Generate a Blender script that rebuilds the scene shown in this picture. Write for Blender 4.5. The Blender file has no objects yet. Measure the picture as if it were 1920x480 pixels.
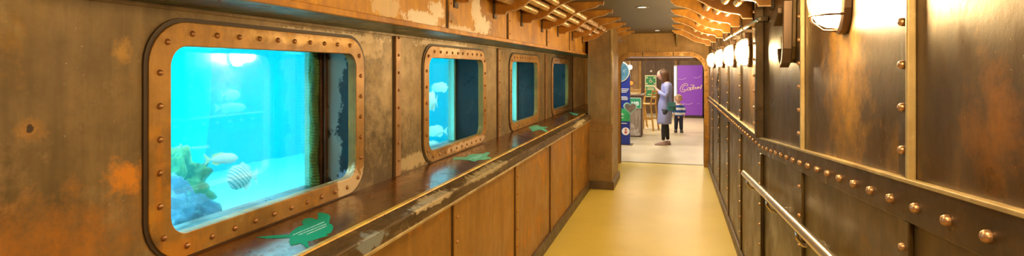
import bpy, bmesh, math, random
from mathutils import Vector, Matrix, noise
random.seed(7)
PI = math.pi
sc = bpy.context.scene
C = sc.collection
EYE = 1.67

# ---------------------------------------------------------------- materials
def new_mat(name):
    m = bpy.data.materials.new(name); m.use_nodes = True
    nt = m.node_tree; nt.nodes.clear()
    out = nt.nodes.new('ShaderNodeOutputMaterial')
    return m, nt, out

def L(nt, a, b): nt.links.new(a, b)

def coords(nt, scale=(1, 1, 1)):
    tc = nt.nodes.new('ShaderNodeTexCoord')
    mp = nt.nodes.new('ShaderNodeMapping'); mp.inputs['Scale'].default_value = scale
    L(nt, tc.outputs['Object'], mp.inputs['Vector'])
    return mp.outputs['Vector']

def noise_tex(nt, vec, scale, detail=5, rough=.55, dist=0):
    n = nt.nodes.new('ShaderNodeTexNoise')
    n.inputs['Scale'].default_value = scale; n.inputs['Detail'].default_value = detail
    n.inputs['Roughness'].default_value = rough; n.inputs['Distortion'].default_value = dist
    L(nt, vec, n.inputs['Vector'])
    return n.outputs['Fac']

def ramp(nt, fac, stops, interp='LINEAR'):
    r = nt.nodes.new('ShaderNodeValToRGB'); cr = r.color_ramp; cr.interpolation = interp
    while len(cr.elements) > len(stops): cr.elements.remove(cr.elements[-1])
    while len(cr.elements) < len(stops): cr.elements.new(1)
    for e, (p, c) in zip(cr.elements, stops):
        e.position = p; e.color = (c, c, c, 1) if isinstance(c, (int, float)) else (*c, 1)
    L(nt, fac, r.inputs['Fac'])
    return r.outputs['Color']

def mixc(nt, fac, a, b, mode='MIX'):
    m = nt.nodes.new('ShaderNodeMix'); m.data_type = 'RGBA'; m.blend_type = mode
    for s, v in ((m.inputs[0], fac), (m.inputs[6], a), (m.inputs[7], b)):
        if hasattr(v, 'links'): L(nt, v, s)
        elif isinstance(v, (int, float)): s.default_value = v
        else: s.default_value = (*v, 1)
    return m.outputs[2]

def math_(nt, op, a, b=0.0, c=None, clamp=False):
    m = nt.nodes.new('ShaderNodeMath'); m.operation = op; m.use_clamp = clamp
    for i, v in enumerate((a, b, c)):
        if v is None: continue
        if hasattr(v, 'links'): L(nt, v, m.inputs[i])
        else: m.inputs[i].default_value = v
    return m.outputs[0]

def bsdf(nt, out, **kw):
    b = nt.nodes.new('ShaderNodeBsdfPrincipled')
    for k, v in kw.items():
        s = b.inputs[k.replace('_', ' ')]
        if hasattr(v, 'links'): L(nt, v, s)
        elif isinstance(v, tuple): s.default_value = (*v, 1)
        else: s.default_value = v
    L(nt, b.outputs[0], out.inputs['Surface'])
    return b

def bump(nt, b, h, strength=.2, dist=.01):
    bp = nt.nodes.new('ShaderNodeBump'); bp.inputs['Strength'].default_value = strength
    bp.inputs['Distance'].default_value = dist
    L(nt, h, bp.inputs['Height']); L(nt, bp.outputs[0], b.inputs['Normal'])

def spot(nt, vec, centre, radii, nz, amount=.35):
    """a blotch with a ragged outline: 1 inside, 0 outside"""
    mp = nt.nodes.new('ShaderNodeMapping'); mp.vector_type = 'POINT'
    mp.inputs['Location'].default_value = tuple(-c / r for c, r in zip(centre, radii))
    mp.inputs['Scale'].default_value = tuple(1 / r for r in radii)
    L(nt, vec, mp.inputs['Vector'])
    ln = nt.nodes.new('ShaderNodeVectorMath'); ln.operation = 'LENGTH'
    L(nt, mp.outputs[0], ln.inputs[0])
    d = math_(nt, 'MULTIPLY_ADD', nz, amount * 4, ln.outputs['Value'])
    d = math_(nt, 'SUBTRACT', 1 + amount * 2, d)
    return d

def plate(name, base, dark, hi, hi2=None, metallic=.35, rough=.45, scale=1.6, stretch=(1, 1, 1), hi_at=.58,
          bmp=.12, spots=(), speck=None, rvar=.25):
    """weathered painted ship plate: blotchy base, rust patches, streaks, specks and placed stains and blotches"""
    m, nt, out = new_mat(name)
    v = coords(nt); vs = coords(nt, stretch)
    n1 = noise_tex(nt, vs, scale, 6, .6)
    n2 = noise_tex(nt, vs, scale * 2.7, 8, .65, .3)
    n3 = noise_tex(nt, v, 38, 4, .7)
    vst = coords(nt, (9, 9, 1.1))
    n4 = noise_tex(nt, vst, 2.2, 5, .6)
    col = ramp(nt, n1, [(.32, dark), (.56, base)])
    col = mixc(nt, ramp(nt, n2, [(hi_at, 0.), (hi_at + .14, .9)]), col, hi)
    if hi2: col = mixc(nt, ramp(nt, noise_tex(nt, v, scale * 1.3 + 1, 7, .6), [(.6, 0.), (.72, .8)]), col, hi2)
    col = mixc(nt, ramp(nt, n4, [(.3, .55), (.6, 0.)]), col, dark)
    col = mixc(nt, ramp(nt, n3, [(.3, .25), (.5, 0.)]), col, dark)
    if speck: col = mixc(nt, ramp(nt, noise_tex(nt, v, 55, 3, .8), [(.69, 0.), (.74, .8)]), col, speck)
    for sp_ in spots:
        ctr, rad, c, amt = sp_[:4]; k_ = sp_[4] if len(sp_) > 4 else 1.3
        nz = noise_tex(nt, v, 11 if k_ < 3 else 16, 10, .78)
        d = spot(nt, v, ctr, rad, math_(nt, 'SUBTRACT', nz, .5), .9 if k_ < 3 else .8)
        d = math_(nt, 'SUBTRACT', d, .6 if k_ < 3 else .4)
        col = mixc(nt, math_(nt, 'MULTIPLY', math_(nt, 'MULTIPLY', math_(nt, 'SUBTRACT', d, 1.2), k_, clamp=True), amt), col, c)
    r = ramp(nt, n2, [(.3, max(.05, rough - rvar / 2)), (.7, rough + rvar / 2)])
    b = bsdf(nt, out, Base_Color=col, Metallic=metallic, Roughness=r)
    h = math_(nt, 'ADD', math_(nt, 'MULTIPLY', n1, 1.6), math_(nt, 'MULTIPLY', n3, .25))
    bump(nt, b, h, bmp, .02)
    return m

def plain(name, col, metallic=0., rough=.5, nscale=20, var=.15, bmp=.05, **kw):
    m, nt, out = new_mat(name)
    v = coords(nt)
    n = noise_tex(nt, v, nscale, 4)
    c2 = tuple(x * (1 - var) for x in col)
    b = bsdf(nt, out, Base_Color=mixc(nt, n, c2, tuple(min(1, x * (1 + var)) for x in col)), Metallic=metallic, Roughness=rough, **kw)
    if bmp: bump(nt, b, n, bmp, .005)
    return m

def emit(name, col, strength):
    m, nt, out = new_mat(name)
    e = nt.nodes.new('ShaderNodeEmission'); e.inputs[0].default_value = (*col, 1); e.inputs[1].default_value = strength
    L(nt, e.outputs[0], out.inputs['Surface']); return m

M = {}
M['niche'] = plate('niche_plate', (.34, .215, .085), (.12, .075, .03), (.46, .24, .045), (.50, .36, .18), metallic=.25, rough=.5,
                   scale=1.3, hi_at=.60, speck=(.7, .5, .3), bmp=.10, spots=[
    ((-1.566, 4.3, 1.5), (.5, 2.3, .55), (.60, .42, .20), .8, .6), ((-1.566, 2.9, 1.55), (.5, .5, .4), (.58, .40, .20), .7, .7),  # broad tan blotches paint the brighter light on this stretch of wall
    ((-1.566, 1.05, 1.15), (.5, .40, .24), (.60, .22, .02), .85, .8),
    ((-1.566, 1.26, 1.36), (.5, .09, .06), (.80, .29, .02), .9),
    ((-1.566, 1.02, 1.52), (.5, .05, .035), (.46, .22, .045), .8),
    ((-1.566, 1.02, 1.52), (.5, .010, .012), (.06, .03, .015), 1., 6),
    ((-1.566, .78, 1.42), (.5, .3, .12), (.52, .33, .15), .7, .7),
    ((-1.566, 1.27, 1.72), (.5, .04, .05), (.60, .32, .06), .7),
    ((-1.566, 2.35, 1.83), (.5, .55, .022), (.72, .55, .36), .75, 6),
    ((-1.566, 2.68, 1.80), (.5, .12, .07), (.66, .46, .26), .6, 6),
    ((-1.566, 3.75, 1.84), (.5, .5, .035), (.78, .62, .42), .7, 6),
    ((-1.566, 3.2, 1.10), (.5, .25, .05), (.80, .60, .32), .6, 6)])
M['frame'] = plate('window_frame_metal', (.50, .255, .06), (.24, .115, .028), (.74, .32, .015), (.66, .40, .13), metallic=.35, rough=.42,
                   scale=3.2, hi_at=.55, bmp=.10, spots=[
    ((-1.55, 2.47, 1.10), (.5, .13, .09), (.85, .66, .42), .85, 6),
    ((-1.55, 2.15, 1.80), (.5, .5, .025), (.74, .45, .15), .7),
    ((-1.55, 1.47, 1.08), (.5, .12, .06), (.74, .27, .02), .7),
    ((-1.55, 1.38, 1.30), (.5, .025, .16), (.70, .26, .02), .7),
    ((-1.55, 1.36, 1.12), (.5, .03, .06), (.12, .07, .03), .7),
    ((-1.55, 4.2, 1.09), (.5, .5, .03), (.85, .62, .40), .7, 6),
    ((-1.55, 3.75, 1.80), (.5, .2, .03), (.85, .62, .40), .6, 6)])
M['gasket'] = plain('dark_gasket_and_shadow', (.07, .04, .02), .2, .5)
M['upper'] = plate('upper_plate', (.64, .29, .018), (.32, .12, .012), (.76, .38, .03), (.50, .22, .03), metallic=.15, rough=.5, scale=2.2,
                   hi_at=.5, bmp=.12, spots=[
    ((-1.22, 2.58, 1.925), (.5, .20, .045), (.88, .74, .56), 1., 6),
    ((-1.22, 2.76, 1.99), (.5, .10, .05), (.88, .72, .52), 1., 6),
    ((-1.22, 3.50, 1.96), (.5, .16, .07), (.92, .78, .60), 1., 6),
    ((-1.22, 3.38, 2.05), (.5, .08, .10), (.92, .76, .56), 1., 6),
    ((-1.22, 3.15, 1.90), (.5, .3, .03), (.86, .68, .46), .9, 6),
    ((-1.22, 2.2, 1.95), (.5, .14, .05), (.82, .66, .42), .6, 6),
    ((-1.22, 2.95, 1.96), (.5, .12, .05), (.18, .09, .04), .7)], speck=(.9, .75, .5))
M['lower'] = plate('lower_plate', (.44, .205, .035), (.20, .09, .018), (.70, .27, .012), (.34, .19, .06), metallic=.3, rough=.4, scale=1.4,
                   hi_at=.55, bmp=.06)
M['right'] = plate('right_wall_plate', (.155, .088, .034), (.075, .042, .017), (.30, .14, .025), (.40, .19, .02), metallic=.6, rough=.34, scale=1.7,
                   stretch=(1, 1, .6), hi_at=.6, bmp=.10, speck=(.5, .34, .18), spots=[
    ((.56, 2.18, 1.60), (.5, .30, .34), (.80, .36, .02), .8, .6),
    ((.56, 1.22, 1.56), (.5, .12, .14), (.55, .20, .02), .6, .9),
    ((.56, 4.5, 1.45), (.5, .25, .3), (.70, .34, .05), .6)])
M['right_low'] = plate('right_lower_plate', (.16, .095, .028), (.07, .04, .014), (.26, .135, .025), metallic=.55, rough=.38, scale=1.7, bmp=.08)
M['strip'] = plate('strip_metal', (.46, .24, .09), (.22, .11, .045), (.62, .30, .07), metallic=.35, rough=.42, scale=4, bmp=.08)
M['strip_r'] = plate('right_strip_metal', (.13, .08, .036), (.06, .036, .016), (.22, .12, .04), metallic=.6, rough=.36, scale=4, bmp=.08)
M['tan'] = plate('tan_edge', (.52, .37, .16), (.28, .18, .07), (.66, .48, .24), metallic=.3, rough=.42, scale=4, bmp=.06)
M['rivet'] = plain('rivet_copper', (.46, .22, .09), .6, .34, 60, .3)
M['rivet_r'] = plain('rivet_bronze', (.52, .29, .16), .75, .32, 60, .3)
M['bracket'] = plate('bracket_rust', (.60, .26, .018), (.30, .11, .014), (.72, .34, .02), metallic=.2, rough=.5, scale=4, bmp=.08)
M['pipe'] = plate('pipe_copper', (.74, .50, .27), (.5, .30, .13), (.86, .66, .44), metallic=.5, rough=.32, scale=6, bmp=.03)
M['pillar'] = plate('pillar_plate', (.34, .21, .08), (.17, .10, .04), (.42, .22, .05), (.36, .2, .06), metallic=.25, rough=.45, scale=2, bmp=.08)
M['end'] = plate('end_plate', (.50, .28, .07), (.28, .14, .04), (.60, .34, .07), metallic=.2, rough=.5, scale=2, bmp=.08)
M['ceiling'] = plain('ceiling_paint', (.075, .062, .04), .1, .42, 5, .25, .1)
M['teal'] = plate('teal_underside', (.08, .20, .17), (.03, .03, .025), (.14, .09, .04), metallic=.2, rough=.35, scale=5, hi_at=.62)
M['base'] = plate('baseboard_dark', (.16, .10, .05), (.08, .05, .025), (.24, .15, .07), metallic=.2, rough=.45, scale=5)

def ledge_mat():
    m, nt, out = new_mat('ledge_varnish')
    v = coords(nt); vs = coords(nt, (3, .7, 3))
    n1 = noise_tex(nt, vs, 3, 7, .62); n2 = noise_tex(nt, v, 14, 8, .7); n3 = noise_tex(nt, v, 3.5, 4, .5)
    col = ramp(nt, n1, [(.3, (.045, .018, .006)), (.6, (.17, .055, .008)), (.75, (.26, .09, .012))])
    worn = math_(nt, 'MULTIPLY', ramp(nt, n2, [(.62, 0.), (.68, 1.)]), ramp(nt, n3, [(.55, 0.), (.66, 1.)]))
    col = mixc(nt, math_(nt, 'MULTIPLY', worn, .7), col, (.48, .34, .2))
    b = bsdf(nt, out, Base_Color=col, Metallic=.1, Roughness=ramp(nt, n2, [(.3, .16), (.65, .30)]), Specular_IOR_Level=.28)
    bump(nt, b, n1, .05, .01)
    return m
M['ledge'] = ledge_mat()
M['nosing'] = plate('nosing_worn', (.17, .10, .045), (.08, .05, .025), (.34, .2, .08), (.6, .44, .22), metallic=.35, rough=.32, scale=3, stretch=(4, .8, 4), spots=[
    ((-1.15, 1.95, 1.0), (.5, .12, .03), (.30, .32, .32), .9, 6), ((-1.15, 2.55, 1.02), (.5, .25, .02), (.75, .58, .36), .8, 6),
    ((-1.15, 6.9, 1.0), (.5, .5, .03), (.85, .72, .45), .9, 6), ((-1.15, 3.4, 1.02), (.5, .4, .02), (.70, .55, .32), .7, 6)])
M['yellow_edge'] = plate('yellow_edge', (.80, .46, .06), (.42, .2, .04), (.85, .55, .12), metallic=.2, rough=.35, scale=8)

def floor_mat(name, a, b_, spots=False):
    m, nt, out = new_mat(name)
    v = coords(nt)
    n = noise_tex(nt, v, 1.2, 4); f = noise_tex(nt, v, 150, 2, .8); g = noise_tex(nt, v, 4, 6, .6)
    col = mixc(nt, ramp(nt, n, [(.35, 0.), (.65, 1.)]), a, b_)
    col = mixc(nt, ramp(nt, f, [(.35, .18), (.55, 0.)]), col, tuple(x * .55 for x in a))
    col = mixc(nt, ramp(nt, g, [(.6, 0.), (.75, .25)]), col, tuple(x * .7 for x in a))
    bb = bsdf(nt, out, Base_Color=col, Roughness=.36, Specular_IOR_Level=.4)
    bump(nt, bb, g, .04, .01)
    return m
M['floor'] = floor_mat('vinyl_floor', (.62, .46, .085), (.70, .52, .105))
M['floor2'] = floor_mat('hall_floor', (.50, .42, .28), (.60, .49, .30))

# ---------------------------------------------------------------- mesh helpers
class MB:
    def __init__(s): s.bm = bmesh.new()
    def box(s, x0, x1, y0, y1, z0, z1):
        v = [s.bm.verts.new(p) for p in ((x0,y0,z0),(x1,y0,z0),(x1,y1,z0),(x0,y1,z0),(x0,y0,z1),(x1,y0,z1),(x1,y1,z1),(x0,y1,z1))]
        for f in ((3,2,1,0),(4,5,6,7),(0,1,5,4),(1,2,6,5),(2,3,7,6),(3,0,4,7)): s.bm.faces.new([v[i] for i in f])
        return s
    def hexa(s, pts):
        v = [s.bm.verts.new(p) for p in pts]
        for f in ((3,2,1,0),(4,5,6,7),(0,1,5,4),(1,2,6,5),(2,3,7,6),(3,0,4,7)): s.bm.faces.new([v[i] for i in f])
        return s
    def prism(s, pts, vec):
        vec = Vector(vec)
        a = [s.bm.verts.new(p) for p in pts]; b = [s.bm.verts.new(Vector(p) + vec) for p in pts]
        s.bm.faces.new(a[::-1]); s.bm.faces.new(b)
        n = len(a)
        for i in range(n): s.bm.faces.new((a[i], a[(i+1) % n], b[(i+1) % n], b[i]))
        return s
    def ring(s, outer, inner, vec):
        """flat ring between two loops of equal length, extruded by vec"""
        vec = Vector(vec); n = len(outer)
        ao = [s.bm.verts.new(p) for p in outer]; ai = [s.bm.verts.new(p) for p in inner]
        bo = [s.bm.verts.new(Vector(p) + vec) for p in outer]; bi = [s.bm.verts.new(Vector(p) + vec) for p in inner]
        for i in range(n):
            j = (i + 1) % n
            s.bm.faces.new((ao[i], ao[j], ai[j], ai[i])); s.bm.faces.new((bo[j], bo[i], bi[i], bi[j]))
            s.bm.faces.new((ao[j], ao[i], bo[i], bo[j])); s.bm.faces.new((ai[i], ai[j], bi[j], bi[i]))
        return s
    def tube(s, pts, r, seg=12, cap=True):
        pts = [Vector(p) for p in pts]; rings = []
        rr = r if isinstance(r, (list, tuple)) else [r] * len(pts)
        up = None
        for i, p in enumerate(pts):
            d = (pts[min(i+1, len(pts)-1)] - pts[max(i-1, 0)]).normalized()
            if up is None: up = Vector((0,0,1)) if abs(d.z) < .9 else Vector((1,0,0))
            a = d.cross(up).normalized(); b = a.cross(d).normalized(); up = b
            rings.append([s.bm.verts.new(p + (a * math.cos(t) + b * math.sin(t)) * rr[i]) for t in [2*PI*k/seg for k in range(seg)]])
        for q, w in zip(rings, rings[1:]):
            for k in range(seg): s.bm.faces.new((q[k], q[(k+1) % seg], w[(k+1) % seg], w[k]))
        if cap: s.bm.faces.new(rings[0][::-1]); s.bm.faces.new(rings[-1])
        return s
    def loft(s, rings, seg=16, cap=True):
        """rings: (cx, cy, cz, rx, ry)"""
        rs = [[s.bm.verts.new((cx + rx*math.cos(2*PI*k/seg), cy + ry*math.sin(2*PI*k/seg), cz)) for k in range(seg)] for cx, cy, cz, rx, ry in rings]
        for q, w in zip(rs, rs[1:]):
            for k in range(seg): s.bm.faces.new((q[k], q[(k+1) % seg], w[(k+1) % seg], w[k]))
        if cap: s.bm.faces.new(rs[0][::-1]); s.bm.faces.new(rs[-1])
        return s
    def ball(s, c, r, u=16, v=10, f=None):
        r = r if isinstance(r, (tuple, list)) else (r, r, r)
        ret = bmesh.ops.create_uvsphere(s.bm, u_segments=u, v_segments=v, radius=1)
        for w in ret['verts']:
            k = f(w.co) if f else 1
            w.co = Vector((c[0] + w.co.x*r[0]*k, c[1] + w.co.y*r[1]*k, c[2] + w.co.z*r[2]*k))
        return s
    def build(s, name, mat, parent=None, smooth=False, bevel=0, loc=None, bseg=2, angle=40):
        bmesh.ops.recalc_face_normals(s.bm, faces=s.bm.faces)
        me = bpy.data.meshes.new(name); s.bm.to_mesh(me); s.bm.free()
        o = bpy.data.objects.new(name, me); C.objects.link(o)
        if mat: me.materials.append(mat)
        if smooth:
            for p in me.polygons: p.use_smooth = True
        if bevel:
            b = o.modifiers.new('Bevel', 'BEVEL'); b.width = bevel; b.segments = bseg; b.limit_method = 'ANGLE'; b.angle_limit = math.radians(angle)
        if parent:
            o.parent = parent
        if loc: o.location = loc
        return o

def thing(name, label, cat, loc=(0, 0, 0), group=None, rz=0):
    o = bpy.data.objects.new(name, None); C.objects.link(o)
    o.empty_display_size = .1
    o.location = loc; o.rotation_euler = (0, 0, rz); tag(o, label, cat, group); return o
def tag(o, label, cat, group=None, kind=None):
    o['label'] = label; o['category'] = cat
    if group: o['group'] = group
    if kind: o['kind'] = kind
    return o
def struct(o, label=None, cat=None):
    o['kind'] = 'structure'
    if label: o['label'] = label; o['category'] = cat
    return o

def rivet_mesh(name, mat, prof):
    bm = bmesh.new(); seg = 14; rings = []
    for r, h in prof[:-1]:
        rings.append([bm.verts.new((r*math.cos(2*PI*k/seg), r*math.sin(2*PI*k/seg), h)) for k in range(seg)])
    top = bm.verts.new((0, 0, prof[-1][1]))
    for q, w in zip(rings, rings[1:]):
        for k in range(seg): bm.faces.new((q[k], q[(k+1) % seg], w[(k+1) % seg], w[k]))
    for k in range(seg): bm.faces.new((rings[-1][k], rings[-1][(k+1) % seg], top))
    me = bpy.data.meshes.new(name); bm.to_mesh(me); bm.free(); me.materials.append(mat)
    for p in me.polygons: p.use_smooth = True
    return me
dome = [(1, 0), (.99, .15), (.88, .45), (.66, .7), (.36, .86), (0, .92)]
cone = [(1, 0), (1, .35), (.9, .7), (.7, .98), (.4, 1.15), (0, 1.2)]
RV = rivet_mesh('rivet', M['rivet'], dome)
RVR = rivet_mesh('rivet', M['rivet_r'], cone)
AX = {'+x': (0, PI/2, 0), '-x': (0, -PI/2, 0), '-y': (PI/2, 0, 0)}
def rivet(p, axis, r, parent, me=None):
    o = bpy.data.objects.new('rivet', me or RV); C.objects.link(o)
    o.location = p; o.rotation_euler = AX[axis]; o.scale = (r, r, r)
    o.parent = parent
    return o

def rrect(y0, y1, z0, z1, r, n=8):
    pts = []
    for cy, cz, a0 in ((y1-r, z1-r, 0), (y0+r, z1-r, 90), (y0+r, z0+r, 180), (y1-r, z0+r, 270)):
        for k in range(n+1):
            a = math.radians(a0 + 90*k/n); pts.append((cy + r*math.cos(a), cz + r*math.sin(a)))
    return pts

# ---------------------------------------------------------------- dimensions of the corridor
XN, XT = -1.566, -1.84              # window wall, inner face of the tank
XU, XP, XR = -1.22, -1.15, .56      # upper bulkhead, lower panels, right wall
YB, YE = -2.0, 10.1                 # rear wall, end wall
ZL, ZC, ZCOR = 1.045, 2.30, 1.875   # ledge top, ceiling, cornice underside
def rz_(y): return 0 if y > 4.0 else .075 * (4.0 - max(y, .5))      # rise of the ramp
WIN = [(1.424, 2.512), (3.396, 4.484), (5.362, 6.450), (7.330, 8.418)]
WZ0, WZ1 = 1.128, 1.747

# ---------------------------------------------------------------- floor, ceiling
f = MB().box(XP, .62, 4.0, YE+.2, -.1, 0).build('floor', M['floor']); struct(f)
f = MB().hexa([(XP, .5, -.1), (.62, .5, -.1), (.62, 4.0, -.1), (XP, 4.0, -.1), (XP, .5, rz_(.5)), (.62, .5, rz_(.5)), (.62, 4.0, 0), (XP, 4.0, 0)]).build('floor', M['floor']); struct(f)
f = MB().box(XP, .62, YB, .5, -.1, rz_(.5)).build('floor', M['floor']); struct(f)
f = MB().box(-8, 3.0, YE+.2, 23, -.1, 0).build('floor', M['floor2']); struct(f)
f = MB().box(-.93, .48, YE+.17, YE+.20, 0, .006).build('trim_1', plain('threshold_metal', (.06, .05, .035), .6, .4)); struct(f)
f = MB().box(XU-.6, .8, YB, YE+.05, ZC, ZC+.1).build('ceiling', M['ceiling']); struct(f)

# ---------------------------------------------------------------- window wall with its openings
def holed(x0, x1, y0, y1, z0, z1, holes):
    mb = MB(); ya = y0
    for (a, b, c, d) in holes:
        mb.box(x0, x1, ya, a, z0, z1); mb.box(x0, x1, a, b, z0, c); mb.box(x0, x1, a, b, d, z1); ya = b
    mb.box(x0, x1, ya, y1, z0, z1); return mb
g = .03
holes = [(a-g, b+g, WZ0-g, WZ1+g) for a, b in WIN]
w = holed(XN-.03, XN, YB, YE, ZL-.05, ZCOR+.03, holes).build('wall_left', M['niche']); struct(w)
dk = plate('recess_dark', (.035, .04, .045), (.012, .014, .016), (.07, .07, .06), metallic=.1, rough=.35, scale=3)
peel = plate('recess_peeling', (.04, .045, .05), (.015, .018, .02), (.06, .06, .06), metallic=.1, rough=.4, scale=3, spots=[
    ((-1.715, 2.55, 1.55), (.045, .5, .30), (.27, .30, .27), 1., 6),
    ((-1.69, 2.55, 1.70), (.05, .5, .12), (.27, .30, .27), 1., 6),
    ((-1.715, 2.55, 1.22), (.045, .5, .15), (.27, .30, .27), 1., 6),
    ((-1.65, 2.55, 1.10), (.04, .5, .05), (.30, .40, .55), 1., 6)])
for i, (a, b) in enumerate(WIN):
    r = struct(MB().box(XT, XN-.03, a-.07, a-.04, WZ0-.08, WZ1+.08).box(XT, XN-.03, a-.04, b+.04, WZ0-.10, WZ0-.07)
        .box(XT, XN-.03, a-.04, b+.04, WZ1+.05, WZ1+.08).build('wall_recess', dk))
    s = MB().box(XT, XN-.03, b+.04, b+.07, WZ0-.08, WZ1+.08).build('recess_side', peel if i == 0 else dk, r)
TY = 9.95
# inner tank wall
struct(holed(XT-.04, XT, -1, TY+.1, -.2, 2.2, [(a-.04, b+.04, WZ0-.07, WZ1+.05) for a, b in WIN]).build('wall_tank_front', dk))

# glass
def glass_mat():
    m, nt, out = new_mat('tank_glass')
    tr = nt.nodes.new('ShaderNodeBsdfTransparent'); tr.inputs[0].default_value = (.93, .98, .98, 1)
    gl = nt.nodes.new('ShaderNodeBsdfGlossy'); gl.inputs[1].default_value = .03
    fr = nt.nodes.new('ShaderNodeFresnel'); fr.inputs[0].default_value = 1.4
    mx = nt.nodes.new('ShaderNodeMixShader'); L(nt, math_(nt, 'MULTIPLY', fr.outputs[0], .6), mx.inputs[0]); L(nt, tr.outputs[0], mx.inputs[1]); L(nt, gl.outputs[0], mx.inputs[2])
    L(nt, mx.outputs[0], out.inputs['Surface']); return m
GLASS = glass_mat()
edge_mat = plain('acrylic_edge', (.35, .75, .62), 0, .3)
moss = plate('moss', (.10, .20, .04), (.03, .07, .02), (.24, .30, .06), metallic=0, rough=.8, scale=14, bmp=.5)
brown_post = plate('brown_post', (.14, .06, .025), (.04, .02, .01), (.3, .18, .09), metallic=.3, rough=.4, scale=6)
for i, (a, b) in enumerate(WIN):
    inner = rrect(a, b, WZ0, WZ1, .068); outer = rrect(a-.080, b+.080, WZ0-.078, WZ1+.080, .145)
    if i == 3: outer = rrect(a-.07, b+.20, WZ0-.078, WZ1+.080, .145)
    if i == 3: outer = rrect(a-.080, b+.080, WZ0-.078, WZ1+.080, .145)
    X = XN + .012
    fr = MB().ring([(XN, y, z) for y, z in outer], [(XN, y, z) for y, z in inner], (.012, 0, 0))
    fr.ring([(XN-.035, y, z) for y, z in rrect(a-.012, b+.012, WZ0-.012, WZ1+.012, .08)], [(XN-.035, y, z) for y, z in inner], (.036, 0, 0))
    fr = struct(fr.build('window_%d' % (i+1), M['frame'], bevel=.003), ['riveted rust-brown ship window frame, largest and nearest, white peeling paint in its recess',
        'second riveted tank window from the camera, four pale fish and a white edge line inside',
        'third riveted tank window, half blue water, half dark recess',
        'farthest riveted tank window, almost all dark, beside the pillar'][i], 'window')
    MB().ring([(XN, y, z) for y, z in rrect(a-.094, b+.094, WZ0-.085, WZ1+.094, .155)], [(XN, y, z) for y, z in rrect(a-.07, b+.07, WZ0-.07, WZ1+.07, .14)], (.007, 0, 0)).build('gasket', M['gasket'], fr)
    p = MB().box(XT+.002, XT+.012, a-.04, b+.04, WZ0-.07, WZ1+.05).build('pane', GLASS, fr)
    # rivets round the frame
    mid = rrect(a-.042, b+.042, WZ0-.042, WZ1+.042, .10, 6)
    per = []; tot = 0
    for k in range(len(mid)):
        p0, p1 = Vector(mid[k]), Vector(mid[(k+1) % len(mid)]); per.append((tot, p0, p1)); tot += (p1-p0).length
    n = 34
    for k in range(n):
        d = (k + .5) * tot / n
        for t0, p0, p1 in per:
            l = (p1-p0).length
            if t0 <= d <= t0 + l and l > 0:
                q = p0 + (p1-p0) * ((d-t0)/l); break
        rivet((X, q.x, q.y), '+x', .0105, fr)
    # pale cut edge of the acrylic at the far side
    MB().box(XT-.035, XT+.02, b+.02-(.016 if i else 0), b+.038, WZ0-.07, WZ1+.05).build('acrylic_edge', edge_mat, fr)
    if i == 0:
        mb = MB(); rows = 46
        for k in range(rows):
            z = WZ0-.07 + k*(WZ1-WZ0+.12)/rows
            for j in range(4):
                yy = b + .03 - .012*j + .018*noise.noise((z*7, j, 3)); xx = XT + .012 + .012*j
                mb.ball((xx, yy, z), (.02, .022 + .014*abs(noise.noise((z*12, j*3, 1))), .014), 8, 6)
        mb.build('moss', moss, fr, smooth=True)
        MB().box(XT+.045, XT+.075, b+.005, b+.04, WZ0-.07, WZ1+.05).box(XT+.083, XT+.095, b+.015, b+.04, WZ0-.07, WZ1+.05).build('post', brown_post, fr, bevel=.003)

# upper groove plate and cornice
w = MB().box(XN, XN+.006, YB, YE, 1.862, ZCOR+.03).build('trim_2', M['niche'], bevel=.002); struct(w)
cor = MB().box(XN, XU+.005, YB, YE, ZCOR, ZCOR+.02).build('trim_3', M['teal']); struct(cor)
lip = MB().box(XU, XU+.022, YB, YE, ZCOR-.004, ZCOR+.022).build('trim_4', M['bracket'], bevel=.003); struct(lip)
w = MB().box(XU-.03, XU, YB, YE, ZCOR+.02, ZC).build('wall_upper_left', M['upper']); struct(w)
ti = 5
for y in (1.30, 2.93, 4.10, 5.45, 6.7, 8.6):
    s = struct(MB().box(XU, XU+.012, y-.028, y+.028, ZCOR+.022, ZC).build('trim_%d' % ti, M['upper'], bevel=.002)); ti += 1
    MB().box(XU, XU+.004, y-.044, y-.028, ZCOR+.022, ZC).build('shadow_strip', M['gasket'], s)  # dark strip drawn as the shadow line beside the raised strip
    for k in range(4): rivet((XU+.012, y, 1.94+.1*k), '+x', .007, s)
# vertical strips between the windows
for y in (2.96, 4.93, 6.90, 8.87, -.1):
    s = struct(MB().box(XN, XN+.016, y-.03, y+.03, ZL, ZCOR-.013).build('trim_%d' % ti, M['strip'], bevel=.003)); ti += 1
    MB().box(XN, XN+.004, y-.046, y-.03, ZL, ZCOR-.013).build('shadow_strip', M['gasket'], s)  # shadow at the strip's near side, built as a thin dark strip
    for k in range(8): rivet((XN+.016, y, 1.138+.1023*k), '+x', .0085, s)

# ledge
prof = [(XN, ZL-.03), (XN, ZL), (-1.214, ZL), (-1.214, ZL-.03)]
struct(MB().prism([(x, YB, z) for x, z in prof], (0, 9.85+0, 0)).build('wall_ledge', M['ledge']))
struct(MB().prism([(x, 7.85, z) for x, z in prof], (0, YE-7.85, 0)).build('wall_ledge', M['ledge']))
prof = [(-1.222, ZL-.03), (-1.222, ZL+.005), (-1.202, ZL+.005), (-1.196, ZL-.005), (-1.196, ZL-.03)]
struct(MB().prism([(x, YB, z) for x, z in prof], (0, 7.85-YB, 0)).build('trim_%d' % ti, M['yellow_edge'], bevel=.002)); ti += 1
prof = [(-1.20, .94), (-1.20, ZL), (-1.172, ZL-.012), (-1.140, ZL-.020), (-1.132, ZL-.026), (-1.128, .97), (-1.128, .953), (-1.14, .945), (-1.15, .94)]
struct(MB().prism([(x, YB, z) for x, z in prof], (0, 7.85-YB, 0)).build('trim_%d' % ti, M['nosing'], bevel=.002)); ti += 1
prof = [(-1.14, .955), (-1.14, .968), (-1.122, .968), (-1.120, .955)]
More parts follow.
